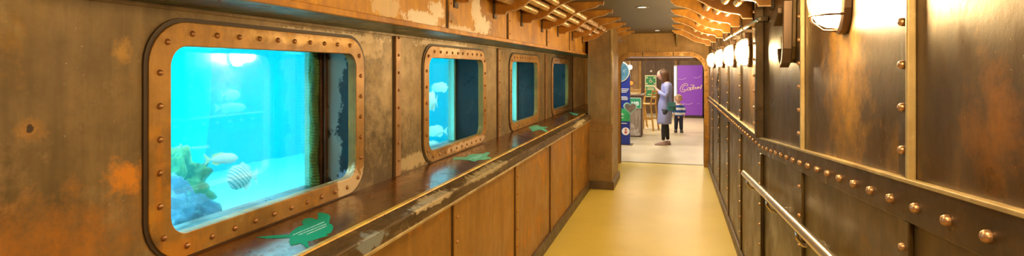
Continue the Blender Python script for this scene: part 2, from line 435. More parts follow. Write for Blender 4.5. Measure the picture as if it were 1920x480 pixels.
struct(MB().prism([(x, YB, z) for x, z in prof], (0, 7.85-YB, 0)).build('trim_%d' % ti, M['tan'], bevel=.002)); ti += 1
# lower panels
struct(MB().box(XP-.03, XP, YB, 7.85, 0, .96).build('wall_lower_left', M['lower']))
struct(MB().box(XP, XP+.022, YB, 7.85, 0, .11).build('baseboard_left', M['base'], bevel=.004))
for y in (1.63, 2.85, 4.075, 5.30, 6.50):
    s = struct(MB().box(XP, XP+.012, y-.045, y+.045, .11, .945).build('trim_%d' % ti, M['lower'], bevel=.003)); ti += 1
    MB().box(XP, XP+.005, y-.056, y-.045, .11, .945).build('shadow_strip', M['gasket'], s)  # thin dark box in place of the shade along the panel strip
    for k in range(6): rivet((XP+.012, y-.005, .20+.133*k), '+x', .0095, s)

# pillar
PX0, PX1, PY0, PY1 = -1.17, -.835, 7.85, 8.72
p = struct(MB().box(PX0, PX1, PY0, PY1, 0, ZC).build('pillar', M['pillar'], bevel=.006))
MB().box(PX1-.02, PX1+.008, PY0-.008, PY0+.05, .90, ZC).build('corner_angle', M['tan'], p, bevel=.003)
MB().box(PX0, PX1+.006, PY0-.006, PY0+.25, .80, .92).build('collar', M['pillar'], p, bevel=.004)
for x, z in ((-1.1, .86), (-1.0, .86), (-.93, .83), (-.86, .86), (-.93, .95), (-1.07, 1.25), (-.86, .82)):
    rivet((x, PY0-.006 if z < .92 else PY0, z), '-y', .009, p)
for y in (7.9, 7.98, 8.06): rivet((PX1+.006, y, .86), '+x', .009, p)
struct(MB().box(PX0+.02, PX1+.03, PY0-.03, PY1, 0, .11).build('baseboard_pillar', M['base'], bevel=.005))

# ---------------------------------------------------------------- right wall (follows the ramp for y < 4)
def sl(x0, x1, y0, y1, za, zb, name, mat, bevel=0, parent=None, split=True):
    """slab along the wall; its heights follow the ramp. za, zb heights on the level part"""
    mb = MB(); cuts = [y0] + [c for c in (.5, 4.0) if y0 < c < y1] + [y1]
    for a, b in zip(cuts, cuts[1:]):
        mb.hexa([(x0, a, za+rz_(a)), (x1, a, za+rz_(a)), (x1, b, za+rz_(b)), (x0, b, za+rz_(b)), (x0, a, zb+rz_(a)), (x1, a, zb+rz_(a)), (x1, b, zb+rz_(b)), (x0, b, zb+rz_(b))])
    bmesh.ops.remove_doubles(mb.bm, verts=mb.bm.verts, dist=1e-5)
    return mb.build(name, mat, parent, bevel=bevel)
struct(sl(XR, XR+.04, YB, YE, -.05, 1.14, 'wall_lower_right', M['right_low']))
wr = MB()
for a, b in ((YB, .5), (.5, 4.0), (4.0, YE)):
    wr.hexa([(XR, a, 1.14+rz_(a)), (XR+.04, a, 1.14+rz_(a)), (XR+.04, b, 1.14+rz_(b)), (XR, b, 1.14+rz_(b)), (XR, a, ZC), (XR+.04, a, ZC), (XR+.04, b, ZC), (XR, b, ZC)])
bmesh.ops.remove_doubles(wr.bm, verts=wr.bm.verts, dist=1e-5)
struct(wr.build('wall_right', M['right']))
struct(sl(XR-.022, XR, YB, YE, 0, .10, 'baseboard_right', M['base'], .004))
band = struct(sl(XR-.012, XR, YB, YE, 1.115, 1.212, 'trim_%d' % ti, M['strip_r'], .002)); ti += 1
struct(sl(XR-.024, XR, YB, YE, 1.212, 1.222, 'trim_%d' % ti, M['tan'], .002)); ti += 1
y = .90
while y < YE - .05:
    rivet((XR-.012, y, 1.158+rz_(y)), '-x', .0125 if y < 4 else .012, band, RVR); y += .158
for j, y in enumerate((.4, 1.615, 2.815, 4.0, 5.25, 6.45, 7.70, 9.0)):
    wd = .05 if y < 4 else .04
    th = .05 if y == 4.0 else .012
    s = struct(MB().box(XR-th, XR, y-wd/2*1.3, y+wd/2*1.3, 1.222+rz_(y), ZC).build('trim_%d' % ti, M['strip_r'], bevel=.003)); ti += 1
    for k in range(8):
        z = 1.29+rz_(y)+.1065*k + (0 if y < 4 else .02)
        if z < 2.25: rivet((XR-th, y+(.03 if th > .02 else 0), z), '-x', .0105 if y < 4 else .0095, s, RVR)
    if y < 4.0:   # light rolled edge of the overlapping plate on the near side of the strip
        MB().box(XR-.020, XR, y-wd/2*1.3-.015, y-wd/2*1.3, 1.222+rz_(y), ZC).build('rolled_edge', M['tan'], s, bevel=.004)
    s = struct(MB().box(XR-(.02 if th > .02 else .012), XR, y-wd/2*1.3, y+wd/2*1.3, .10+rz_(y), 1.115+rz_(y)).build('trim_%d' % ti, M['right_low'], bevel=.003)); ti += 1
    for k in range(7): rivet((XR-(.02 if th > .02 else .012), y, .25+rz_(y)+.133*k), '-x', .0095, s, RVR)

# loose cable beside the strips, far part of the right wall
pts = [(XR-.012, 7.9 - .25*math.sin(t*2.2), 1.95 - t*.28) for t in [k*.25 for k in range(9)]]
pts += [(XR-.012, 7.75+.12*math.sin(k*1.9), 1.36-.06*k) for k in range(12)]
tag(MB().tube([(x, y, z) for x, y, z in pts], .006, 8).build('cable', plain('cable_black', (.03, .02, .015), 0, .5), smooth=True), 'thin black cable wandering down the far right wall past the band', 'cable')
# conduit in short bright runs under the right brackets
cd = thing('conduit_pipe', 'thin bright conduit pipe running along the top of the right wall', 'pipe', (.51, 3.75, 1.985))
MB().tube([(0, 0, 0), (0, 2.6, 0)], .011, 12).build('tube', plain('conduit_steel', (.75, .66, .5), .7, .25), cd, smooth=True)
for yy in (.05, .85, 1.65, 2.45): MB().box(-.014, .048, yy-.02, yy+.02, -.014, .014).build('clip', M['strip_r'], cd, bevel=.002)

# ---------------------------------------------------------------- end wall with the rounded doorway
DX0, DX1, DZ = -.925, .482, 1.895
def arch(x0, x1, zt, rl, rr, n=10, z0=0):
    pts = [(x0, z0)]
    for k in range(n+1):
        a = math.radians(180 - 90*k/n); pts.append((x0+rl+rl*math.cos(a), zt-rl+rl*math.sin(a)))
    for k in range(n+1):
        a = math.radians(90 - 90*k/n); pts.append((x1-rr+rr*math.cos(a), zt-rr+rr*math.sin(a)))
    pts.append((x1, z0)); return pts
def arch_ring(x0, x1, zt, rl, rr, t, y, dy, z0=0, tt=None):
    ins = arch(x0, x1, zt, rl, rr, z0=z0); out = arch(x0-t, x1+t, zt+(tt or t), rl+t, rr+t, z0=z0)
    mb = MB(); n = len(ins)
    A = [mb.bm.verts.new((x, y, z)) for x, z in ins]; B = [mb.bm.verts.new((x, y, z)) for x, z in out]
    A2 = [mb.bm.verts.new((x, y+dy, z)) for x, z in ins]; B2 = [mb.bm.verts.new((x, y+dy, z)) for x, z in out]
    for i in range(n-1):
        mb.bm.faces.new((A[i], A[i+1], B[i+1], B[i])); mb.bm.faces.new((A2[i+1], A2[i], B2[i], B2[i+1]))
        mb.bm.faces.new((A[i+1], A[i], A2[i], A2[i+1])); mb.bm.faces.new((B[i], B[i+1], B2[i+1], B2[i]))
    mb.bm.faces.new((A[0], B[0], B2[0], A2[0])); mb.bm.faces.new((B[-1], A[-1], A2[-1], B2[-1]))
    return mb
# wall made as: sides, and a top piece cut by the arch
wall = arch_ring(DX0, DX1, DZ, .20, .26, .30, YE, .14)
wall.box(XT, DX0-.299, YE+.001, YE+.139, 0, ZC+.05); wall.box(DX1+.299, 1.2, YE+.001, YE+.139, 0, ZC+.05)
wall.box(XT, 1.2, YE+.002, YE+.138, DZ+.29, ZC+.05)
# fill corners left by the rounded outer edge
wall.box(DX0-.30, DX0-.10, YE+.003, YE+.137, DZ+.05, DZ+.30); wall.box(DX1+.12, DX1+.30, YE+.003, YE+.137, DZ+.02, DZ+.30)
struct(wall.build('wall_end', M['end']))
df = struct(arch_ring(DX0, DX1, DZ, .20, .26, .082, YE-.014, .17).build('door_1', M['frame'], bevel=.002), 'rounded rust-brown riveted doorway at the corridor end', 'doorway')
for k in range(15):
    for x in (DX0-.041, DX1+.041): rivet((x, YE-.014, .12+.118*k), '-y', .010, df)
for k in range(11): rivet((-.66+.09*k, YE-.014, DZ+.041), '-y', .010, df)
for a in (20, 45, 70):
    t = math.radians(a)
    rivet((DX0+.20-.241*math.cos(t), YE-.014, DZ-.20+.241*math.sin(t)), '-y', .010, df)
    rivet((DX1-.26+.301*math.cos(t), YE-.014, DZ-.26+.301*math.sin(t)), '-y', .010, df)
for x in (-.02, -.54): MB().box(x-.006, x+.006, YE-.022, YE-.01, DZ+.002, DZ+.08).build('joint_plate', M['gasket'], df)
# gusset above the doorway
g = MB().prism([(.02, YE, 2.30), (.02, YE-.32, 2.30), (.02, YE, 2.06)], (.03, 0, 0)).build('gusset', M['tan'], bevel=.003)
tag(g, 'pale triangular gusset fixed above the doorway', 'gusset')
struct(MB().box(XT, 1.2, YB-.1, YB, 0, ZC+.05).build('wall_back', M['end']))

# ---------------------------------------------------------------- handrail on the ramp
RZ = lambda y: .955 + .0605*(4.12-y)
hr = thing('handrail', 'brushed steel handrail sloping up along the right wall', 'handrail', (0, 0, 0))
steel = plain('rail_steel', (.62, .52, .40), .9, .26, 40, .12)
mb = MB(); mb.tube([(.46, y, RZ(y)) for y in (4.17, 3, 2, 1, 0)], .0195, 18)
mb.build('rail', steel, hr, smooth=True, angle=60)
MB().ball((.46, 4.17, RZ(4.17)), (.0195, .012, .0195)).build('end_cap', steel, hr, smooth=True)
for y in (3.98, 3.16, 2.42, 1.5, .6):
    z = RZ(y)
    b = MB().tube([(.46, y, z-.015), (.46, y, z-.05), (.48, y, z-.075), (.55, y, z-.08)], .008, 10).build('rail_bracket', steel, hr, smooth=True)
    MB().tube([(.545, y, z-.08), (.559, y, z-.08)], .028, 16).build('flange', steel, b)

# ---------------------------------------------------------------- bulkhead lamps
lamp_glass = emit('lamp_glow', (1.0, .76, .46), 60)
lamp_dead = plain('lamp_glass_unlit', (.42, .27, .15), .2, .22)
cage_m = plain('cage_iron', (.13, .075, .04), .6, .4)
def lamp(y, label, lit=True):
    z = (1.80 if y > 4 else 1.765) + rz_(y)
    t = thing('bulkhead_lamp', label, 'lamp', (XR, y, z), 'bulkhead lamps along the right wall')
    bp = MB().loft([(0, 0, 0, .075, .115), (0, 0, .022, .075, .115), (0, 0, .03, .066, .104)], 24).build('back_plate', cage_m, t, bevel=.002)
    bp.rotation_euler = (0, -PI/2, 0); bp.data.transform(Matrix.Rotation(PI/2, 4, 'Z'))
    gl = MB().ball((0, 0, 0), 1, 20, 14, lambda c: 1 if c.x < 0 else .01)
    gl = MB()
    gl.loft([(0, 0, .02, .092, .058), (0, 0, .06, .090, .056), (0, 0, .085, .078, .047), (0, 0, .10, .055, .032), (0, 0, .106, .02, .012)], 24)
    g_ = gl.build('glass_globe', lamp_glass if lit else lamp_dead, t, smooth=True)
    g_.rotation_euler = (0, -PI/2, 0)
    for zz in (-.05, .05):
        MB().tube([(-.02, -.072, zz), (-.065, -.066, zz), (-.10, -.04, zz), (-.112, 0, zz), (-.10, .04, zz), (-.065, .066, zz), (-.02, .072, zz)], .004, 8).build('cage_bar', cage_m, t, smooth=True)
    MB().tube([(-.02, 0, -.104), (-.07, 0, -.10), (-.105, 0, -.07), (-.116, 0, 0), (-.105, 0, .07), (-.07, 0, .10), (-.02, 0, .104)], .004, 8).build('cage_bar', cage_m, t, smooth=True)
    MB().box(-.05, 0, -.03, .03, .10, .15).build('gland', cage_m, t, bevel=.006)
    if lit:
        ld = bpy.data.lights.new('lamp_light', 'POINT'); ld.energy = LAMP_W; ld.color = (1, .72, .32); ld.shadow_soft_size = .05
        lo = bpy.data.objects.new('lamp_light', ld); C.objects.link(lo); lo.parent = t; lo.location = (-.17, 0, 0)
    return t
LAMP_W = 19
lamp(2.15, 'glowing bulkhead lamp nearest the camera, largest of the lit lamps')
lamp(4.60, 'glowing bulkhead lamp just beyond the thick vertical beam')
lamp(5.72, 'second glowing bulkhead lamp beyond the thick vertical beam')
lamp(6.98, 'third glowing bulkhead lamp beyond the thick vertical beam')
lamp(8.50, 'farthest glowing bulkhead lamp, beside the end doorway')
lamp(.90, 'glowing bulkhead lamp beyond the frame edge on the near right wall')
lamp(-.40, 'glowing bulkhead lamp behind the viewer on the right wall')
# old iron hanger between the lamps
hk = thing('iron_hanger', 'dark iron hanger with curved strap on the right wall beside the big lamp', 'hanger', (XR, 3.03, 1.70))
def side_prism(pts, x0, x1): return MB().prism([(x0, y, z) for y, z in pts], (x1-x0, 0, 0))
side_prism([(-.10, .50), (.10, .50), (.085, .10), (.05, .03), (0, 0), (-.05, .02), (-.075, .08)], -.02, 0).build('back_plate', M['right_low'], hk, bevel=.004)
side_prism([(-.105, .30), (-.085, .07), (-.055, .0), (0, -.022), (.05, .0), (.08, .07), (.06, .075), (.04, .025), (0, .0), (-.04, .02), (-.065, .075), (-.085, .30)], -.062, -.02).build('strap', cage_m, hk, bevel=.004)
side_prism([(.10, .19), (-.02, .245), (-.02, .275), (.125, .215)], -.075, -.02).build('arm', cage_m, hk, bevel=.004)
MB().box(-.055, -.02, -.05, .07, .085, .115).build('crossbar', cage_m, hk, bevel=.003)
MB().box(-.06, -.02, -.03, .0, .07, .13).build('block', M['tan'], hk, bevel=.004); MB().box(-.05, -.02, -.07, -.04, .20, .25).build('block', M['tan'], hk, bevel=.004)

# ---------------------------------------------------------------- ceiling brackets and pipes
def bracket(side, y, label):
    """profile in the x-z plane; x measured towards the corridor middle"""
    if side == 'left':
        low = [(-.632, 2.299), (-.634, 2.268), (-.655, 2.268), (-.668, 2.274), (-.70, 2.250), (-.74, 2.238), (-.80, 2.226), (-.88, 2.200), (-.95, 2.155), (-1.0, 2.112), (-1.05, 2.085), (-1.10, 2.078), (-1.125, 2.070), (-1.135, 2.055), (-1.21, 2.055), (-1.21, 2.299)]
    else:
        low = [(-.035, 2.299), (-.033, 2.285), (-.018, 2.272), (0, 2.252), (.04, 2.240), (.085, 2.228), (.13, 2.212), (.17, 2.192), (.21, 2.168), (.25, 2.143), (.29, 2.122), (.33, 2.106), (.40, 2.089), (.455, 2.080), (.468, 2.072), (.48, 2.048), (.552, 2.046), (.552, 2.299)]
    x0 = -1.21 if side == 'left' else low[-1][0]
    t = thing('ceiling_bracket', label, 'bracket', (x0, y, 2.06), 'curved brackets under the %s edge of the ceiling' % side)
    web = [(x - x0, 0, z - 2.06) for x, z in low]
    MB().prism([(a, -.006, c) for a, b, c in web], (0, .012, 0)).build('web', M['bracket'], t)
    fl = MB(); pts = web[:-1]
    for (a, _, c), (d, _, e) in zip(pts, pts[1:]):
        nv = Vector((d-a, 0, e-c)).normalized(); nn = Vector((nv.z, 0, -nv.x)) * .003
        if side == 'right': nn = nn
        fl.hexa([(a-nn.x, -.014, c-nn.z), (a+nn.x, -.014, c+nn.z), (a+nn.x, .014, c+nn.z), (a-nn.x, .014, c-nn.z), (d-nn.x, -.014, e-nn.z), (d+nn.x, -.014, e+nn.z), (d+nn.x, .014, e+nn.z), (d-nn.x, .014, e-nn.z)])
    fl.build('flange', M['pipe'], t)
    if side == 'left': MB().box(-.012, 0, -.03, .03, -.035, .22).build('wall_cleat', M['gasket'], t, bevel=.002)
    else: MB().box(-.004, .008, -.03, .03, -.035, .22).build('wall_cleat', M['gasket'], t)
    return t
ords = ['nearest', 'second', 'third', 'fourth', 'fifth', 'sixth', 'seventh', 'eighth', 'ninth', 'tenth']
LY = [3.02, 3.75, 4.48, 5.22, 5.98, 6.88, 7.66, 8.50, 9.35]
for i, y in enumerate(LY):
    bracket('left', y, '%s orange-rust curved ceiling bracket on the left, counted from the camera' % ords[i] if y < 7.8 else
            '%s curved ceiling bracket on the left, %s the pillar' % (ords[i], 'just above' if y < 9 else 'beyond'))
RY = [2.8, 3.62, 4.45, 5.29, 6.15, 7.1, 8.2, 9.4]
for i, y in enumerate(RY):
    bracket('right', y, '%s orange-rust curved ceiling bracket on the right, counted from the camera' % ords[i])
pl = [('innermost', 'middle', 'lowest')]
for j, (x, z) in enumerate(((-.925, 2.215), (-1.005, 2.175), (-1.10, 2.147))):
    t = thing('ceiling_pipe', '%s of the three copper pipes carried by the left ceiling brackets' % pl[0][j], 'pipe', (x, 2.8, z), 'copper pipes under the left ceiling edge')
    MB().tube([(0, 0, 0), (0, 7.0, 0)], .030, 20).build('tube', M['pipe'], t, smooth=True)
    for k in range(8):
        MB().tube([(0, .35+.8*k+.17*j, 0), (0, .37+.8*k+.17*j, 0)], .0325, 20).build('joint', M['pipe'], t)
for j, (x, z) in enumerate(((.272, 2.215), (.357, 2.180), (.440, 2.160))):
    t = thing('ceiling_pipe', '%s of the three copper pipes carried by the right ceiling brackets' % pl[0][j], 'pipe', (x, 2.6, z), 'copper pipes under the right ceiling edge')
    MB().tube([(0, 0, 0), (0, 7.1, 0)], .030, 20).build('tube', M['pipe'], t, smooth=True)
    for k in range(8):
        MB().tube([(0, .3+.85*k+.2*j, 0), (0, .32+.85*k+.2*j, 0)], .0325, 20).build('joint', M['pipe'], t)

# ---------------------------------------------------------------- recessed ceiling lights
dl_m = emit('downlight_glow', (1, .86, .62), 6)
def downlight(x, y, label, w=26, spot_=True):
    t = thing('ceiling_light', label, 'ceiling light', (x, y, ZC), 'recessed ceiling lights')
    MB().ring([(.07*math.cos(a), .07*math.sin(a), -.006) for a in [2*PI*k/24 for k in range(24)]], [(.045*math.cos(a), .045*math.sin(a), -.006) for a in [2*PI*k/24 for k in range(24)]], (0, 0, .006)).build('trim_ring', plain('light_trim', (.2, .17, .12), .5, .4), t)
    MB().tube([(0, 0, -.002), (0, 0, .002)], .044, 24).build('lens', dl_m, t)
    ld = bpy.data.lights.new('spot', 'SPOT'); ld.energy = w; ld.color = (1, .80, .44); ld.spot_size = math.radians(140); ld.spot_blend = .8; ld.shadow_soft_size = .06
    lo = bpy.data.objects.new('spot', ld); C.objects.link(lo); lo.parent = t; lo.location = (0, 0, -.03)
DW = 34
downlight(-.316, 5.80, 'small round ceiling light left of centre, nearer of the two', DW)
downlight(-.27, 9.35, 'small round ceiling light just before the doorway wall', DW)
downlight(.10, 8.35, 'small round ceiling light partly behind the far right brackets', DW)
for y in (3.6, 1.6, -.4): downlight(-.35, y, 'round ceiling light above the picture edge at %s' % {3.6: 'the ramp foot', 1.6: 'the largest window', -.4: 'the ramp top'}[y], DW)

# ---------------------------------------------------------------- fish stickers on the ledge
green = plain('sticker_green', (.0, .30, .14), 0, .6, 5, .12, 0, Specular_IOR_Level=.2)
green2 = plain('sticker_green_worn', (.10, .48, .26), 0, .35, 12, .3, 0)
white = plain('sticker_white', (.85, .88, .82), 0, .5, 5, .03, 0)
TH = math.atan(305/1050); CT, ST = math.cos(TH), math.sin(TH)
def ledge_pt(px, py, z):          # where the sight line of the survey photo meets the ledge
    u = (px-960)/1050; v = (130-py)/1050; t = (z-EYE)/v
    return (t*(u*CT-ST), t*(u*ST+CT))
def sticker(pts, ox, oy, k, name, label, lines, mat):
    z = ZL + .0006; P = [ledge_pt(ox+a/k, oy+b/k, z) for a, b in pts]
    cx = sum(p[0] for p in P)/len(P); cy = sum(p[1] for p in P)/len(P)
    t = thing(name, label, 'sticker', (cx, cy, ZL), 'green fish stickers on the ledge')
    bm = MB(); bm.prism([(x-cx, y-cy, .0004) for x, y in P], (0, 0, .0010)); bm.build('fish_shape', mat, t)
    if lines:
        mb = MB()
        for (a, b, c, d, w) in lines:
            n = max(3, int(math.hypot(c-a, d-b)/14)); 
            for i in range(n):
                l = .55 + .4*random.random()
                q0 = (a+(c-a)*i/n, b+(d-b)*i/n); q1 = (a+(c-a)*(i+l)/n, b+(d-b)*(i+l)/n)
                A = [ledge_pt(ox+x/k, oy+y/k, z) for x, y in (q0, q1, (q1[0], q1[1]+w), (q0[0], q0[1]+w))]
                mb.prism([(x-cx, y-cy, .0015) for x, y in A], (0, 0, .0004))
        mb.build('printed_text', white, t)
    return t
sticker([(98,312),(250,296),(400,288),(412,268),(440,243),(480,215),(525,203),(512,185),(510,168),(540,145),(570,138),(605,140),(645,155),(655,130),(655,115),(648,95),(690,90),(725,97),(755,112),(765,130),(757,165),(755,190),(775,195),(790,212),(788,240),(770,270),(720,290),(752,296),(680,315),(620,335),(560,350),(568,385),(575,415),(535,392),(500,365),(450,378),(410,385),(398,365),(396,345),(402,315),(280,320),(180,322)],
        460, 380, 4.8, 'fish_sticker', 'green long-tailed fish sticker on the ledge under the largest window', [(430,290,710,172,5),(480,290,730,190,5),(555,284,735,208,5)], green)
sticker([(80,262),(110,240),(220,238),(320,235),(350,212),(380,195),(440,180),(500,182),(560,178),(660,170),(675,155),(690,150),(730,148),(750,165),(745,180),(720,190),(705,210),(700,230),(760,240),(785,262),(720,270),(640,285),(550,285),(510,302),(480,315),(430,305),(400,295),(330,290),(220,285),(100,285)],
        840, 270, 9.6, 'fish_sticker', 'worn green fish sticker on the ledge before the second window', [(390,275,590,185,8),(480,268,610,205,8)], green2)
sticker([(150,382),(165,368),(200,360),(235,358),(260,372),(320,375),(322,380),(285,384),(305,398),(322,412),(310,422),(285,410),(265,400),(230,400),(190,415),(175,410),(172,395),(160,390)],
        960, 160, 4.8, 'fish_sticker', 'small green fish sticker on the ledge below the third window', [(200,385,250,370,3)], green2)
sticker([(505,238),(530,240),(560,250),(592,256),(590,272),(570,268),(550,266),(540,258),(520,252)],
        960, 160, 4.8, 'fish_sticker', 'faint farthest green sticker on the ledge near the pillar', [], green2)

# ---------------------------------------------------------------- the tank
tank_m, nt, out = new_mat('tank_paint')
v = coords(nt); n = noise_tex(nt, v, 1.0, 4)
bsdf(nt, out, Base_Color=mixc(nt, n, (.0, .38, .66), (.0, .54, .68)), Roughness=.9)
TX, TZ0, TZ1, TY = -6.2, .25, 1.95, 9.95
struct(MB().box(TX-.1, TX, -1, TY, -.2, 2.8).build('wall_tank_rear', tank_m)); struct(MB().box(TX, XT-.04, -1.1, -1, -.2, 2.8).build('wall_tank_near', tank_m)); struct(MB().box(TX, XT-.04, TY, TY+.08, -.2, 2.8).build('wall_tank_far', tank_m))
struct(MB().box(TX-.1, XT, -1.1, TY, 2.9, 3.0).build('ceiling_tank', M['ceiling']))
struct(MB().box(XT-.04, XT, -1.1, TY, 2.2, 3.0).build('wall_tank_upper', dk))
def sand_mesh():
    bm = bmesh.new(); nx, ny = 30, 70; g = []
    for i in range(nx+1):
        for j in range(ny+1):
            x = TX + .01 + (XT-.07-TX)*i/nx; y = -.98 + 10.9*j/ny
            g.append(bm.verts.new((x, y, TZ0 + .10*noise.noise((x*.8, y*.8, 0)) + .02*noise.noise((x*5, y*5, 1)))))
    for i in range(nx):
        for j in range(ny):
            a = i*(ny+1)+j; bm.faces.new((g[a], g[a+1], g[a+ny+2], g[a+ny+1]))
    m = MB(); m.bm.free(); m.bm = bm; return m
sand = sand_mesh().build('sand_bed', plain('sand', (.92, .92, .82), 0, .95, 30, .12, .2), smooth=True)
tag(sand, 'pale sand bed on the tank floor', 'sand', kind='stuff')
rock_m = plate('reef_rock', (.12, .26, .42), (.03, .09, .17), (.45, .75, .80), (.15, .55, .5), metallic=0, rough=.9, scale=6, bmp=.6)
coral_m = plate('coral_crust', (.20, .34, .10), (.04, .12, .06), (.55, .62, .14), metallic=0, rough=.9, scale=9, bmp=.7)
def rock(c, r, seed, name, label, mat, cat='rock', grp=None, amp=.35):
    mb = MB(); mb.bm.free(); mb.bm = bmesh.new()
    bmesh.ops.create_icosphere(mb.bm, subdivisions=5, radius=1)
    for w in mb.bm.verts:
        n = noise.fractal(w.co*1.7 + Vector((seed, 0, 0)), .9, 2.1, 5) * amp + .10*noise.noise(w.co*7+Vector((0, seed, 0)))
        w.co = Vector((w.co.x*r[0], w.co.y*r[1], w.co.z*r[2])) * (1+n)
    o = mb.build(name, mat, smooth=True, loc=c)
    return tag(o, label, cat, grp)
rock((-2.75, 2.46, .60), (.31, .30, .42), 1, 'reef_rock', 'blue-grey reef rock low in the left corner of the largest window', rock_m, amp=.18)
rock((-3.05, 3.10, .42), (.22, .24, .22), 3, 'reef_rock', 'smaller blue reef rock on the sand right of the corner rock', rock_m)
rock((-3.6, 3.30, .80), (.22, .20, .25), 5, 'reef_coral', 'yellow-green coral crusted boulder behind the blue-grey rock', coral_m, 'coral', amp=.6)
# water surface
ws, nt, out = new_mat('water_surface')
v = coords(nt, (1, .35, 1)); n = noise_tex(nt, v, 2.4, 6, .6, .8)
tl = nt.nodes.new('ShaderNodeBsdfTranslucent'); tl.inputs[0].default_value = (.55, .75, .98, 1)
gl = nt.nodes.new('ShaderNodeBsdfGlossy'); gl.inputs[1].default_value = .08; gl.inputs[0].default_value = (.5, .85, 1, 1)
mx = nt.nodes.new('ShaderNodeMixShader'); L(nt, ramp(nt, n, [(.52, 0.), (.66, 1.)]), mx.inputs[0]); L(nt, gl.outputs[0], mx.inputs[1]); L(nt, tl.outputs[0], mx.inputs[2])
bp = nt.nodes.new('ShaderNodeBump'); bp.inputs['Strength'].default_value = .6; bp.inputs['Distance'].default_value = .05; L(nt, n, bp.inputs['Height']); L(nt, bp.outputs[0], gl.inputs['Normal'])
L(nt, mx.outputs[0], out.inputs['Surface'])
o = MB().box(TX, XT-.042, -1, TY, TZ1, TZ1+.004).build('water_surface', ws); struct(o)
# the water itself
wv, nt, out = new_mat('tank_water')
vs = nt.nodes.new('ShaderNodeVolumePrincipled') if False else None
ab = nt.nodes.new('ShaderNodeVolumeAbsorption'); ab.inputs[0].default_value = (.0, .915, .945, 1); ab.inputs[1].default_value = .28
scat = nt.nodes.new('ShaderNodeVolumeScatter'); scat.inputs[0].default_value = (.0, .90, 1, 1); scat.inputs[1].default_value = .07
ad = nt.nodes.new('ShaderNodeAddShader'); L(nt, ab.outputs[0], ad.inputs[0]); L(nt, scat.outputs[0], ad.inputs[1]); L(nt, ad.outputs[0], out.inputs['Volume'])
wb = MB().box(TX+.002, XT-.045, -.99, TY-.01, .05, TZ1-.004).build('tank_water', wv); struct(wb)
def area(name, loc, size, power, col, rot=(0, 0, 0)):
    ld = bpy.data.lights.new(name, 'AREA'); ld.shape = 'RECTANGLE'; ld.size, ld.size_y = size; ld.energy = power; ld.color = col
    o = bpy.data.objects.new(name, ld); C.objects.link(o); o.location = loc; o.rotation_euler = rot; return o
for y in (1.3, 4.2, 7.4):
    area('tank_light', (-4.0, y, 1.90), (2.6, 1.6), 120, (.62, .95, 1))
    area('tank_light', (-4.0, y, 2.7), (1.0, .8), 130, (.6, .65, 1))

for y in (2.6, 5.6): area('tank_fill_light', (-2.15, y, 1.88), (.35, 1.6), 26, (.8, 1, 1), (0, math.radians(35), 0))  # added unseen fill lights that brighten the shaded sides of the fish
# fish: body, tail, fins
def fish(loc, ln, ht, yaw, name, label, body, fin, grp='pale fish swimming in the tank', stripes=None, pitch=0):
    t = thing(name, label, 'fish', loc, grp); t.rotation_euler = (0, pitch, yaw)
    mb = MB(); rings = []
    N = 14
    for i in range(N+1):
        s = i/N
        h = ht/2 * (math.sin(PI*min(1, s**.72))**.8 * .97 + .07)
        rings.append((s, h, h*.38))
    prev = None; seg = 14
    for s, h, w in rings:
        cur = [mb.bm.verts.new((-ln*.5 + ln*.82*s, w*math.cos(2*PI*k/seg), h*math.sin(2*PI*k/seg))) for k in range(seg)]
        if prev:
            for k in range(seg): mb.bm.faces.new((prev[k], prev[(k+1) % seg], cur[(k+1) % seg], cur[k]))
        else: mb.bm.faces.new(cur)
        prev = cur
    mb.bm.faces.new(prev[::-1]); mb.build('body', body, t, smooth=True)
    x0 = ln*.30
    MB().prism([(x0, -.003, .02*ln), (x0+.2*ln, -.003, .30*ht+.02), (x0+.14*ln, -.003, 0), (x0+.2*ln, -.003, -.30*ht-.02), (x0, -.003, -.02*ln)], (0, .006, 0)).build('tail', fin, t)
    MB().prism([(-.22*ln, -.002, .40*ht), (0, -.002, .64*ht), (.25*ln, -.002, .42*ht), (.28*ln, -.002, .14*ht), (0, -.002, .34*ht)], (0, .004, 0)).build('dorsal_fin', fin, t)
    MB().prism([(-.02*ln, -.002, -.40*ht), (.12*ln, -.002, -.60*ht), (.27*ln, -.002, -.36*ht), (.26*ln, -.002, -.12*ht)], (0, .004, 0)).build('anal_fin', fin, t)
    MB().ball((-.40*ln, -.10*ht, .06*ht), (.02*ln, .03*ht, .03*ln+.002), 8, 6).ball((-.40*ln, .10*ht, .06*ht), (.02*ln, .03*ht, .03*ln+.002), 8, 6).build('eye', M['gasket'], t)
    return t
fw = plain('fish_silver', (.92, .95, .86), 0, .4, 10, .05, 0)
fc = plain('fish_cyan', (.25, .85, .85), 0, .5, 10, .1, 0)
fy = plain('fish_fin_yellow', (.85, .85, .45), 0, .5, 10, .1, 0)
sm, nt, out = new_mat('fish_striped'); v = coords(nt)
wv_ = nt.nodes.new('ShaderNodeTexWave'); wv_.inputs['Scale'].default_value = 22; wv_.inputs['Distortion'].default_value = 1.5; wv_.bands_direction = 'DIAGONAL'
L(nt, v, wv_.inputs['Vector'])
bsdf(nt, out, Base_Color=ramp(nt, wv_.outputs['Fac'], [(.2, (.12, .5, .55)), (.4, (.95, .98, .95))]), Roughness=.5)
def tp(px, py, x):      # point in the tank behind a pixel of the survey photo
    u = (px-960)/1050; t = x/(u*CT-ST); return (x, t*(u*ST+CT), EYE + t*(130-py)/1050)
fish(tp(415, 298, -2.7), .19, .066, math.radians(222), 'silver_fish', 'white fish with yellowish tail above the sand in the largest window', fw, fy)
fish(tp(455, 332, -2.6), .18, .150, math.radians(42), 'butterflyfish', 'round striped butterflyfish hovering over the sand', sm, fw, None)
fish(tp(432, 202, -3.6), .24, .075, math.radians(222), 'silver_fish', 'faint long cyan fish in mid water in the largest window', fc, fc)
fish(tp(432, 178, -3.9), .16, .09, math.radians(222), 'silver_fish', 'faint small fish above the long cyan fish', fc, fc)
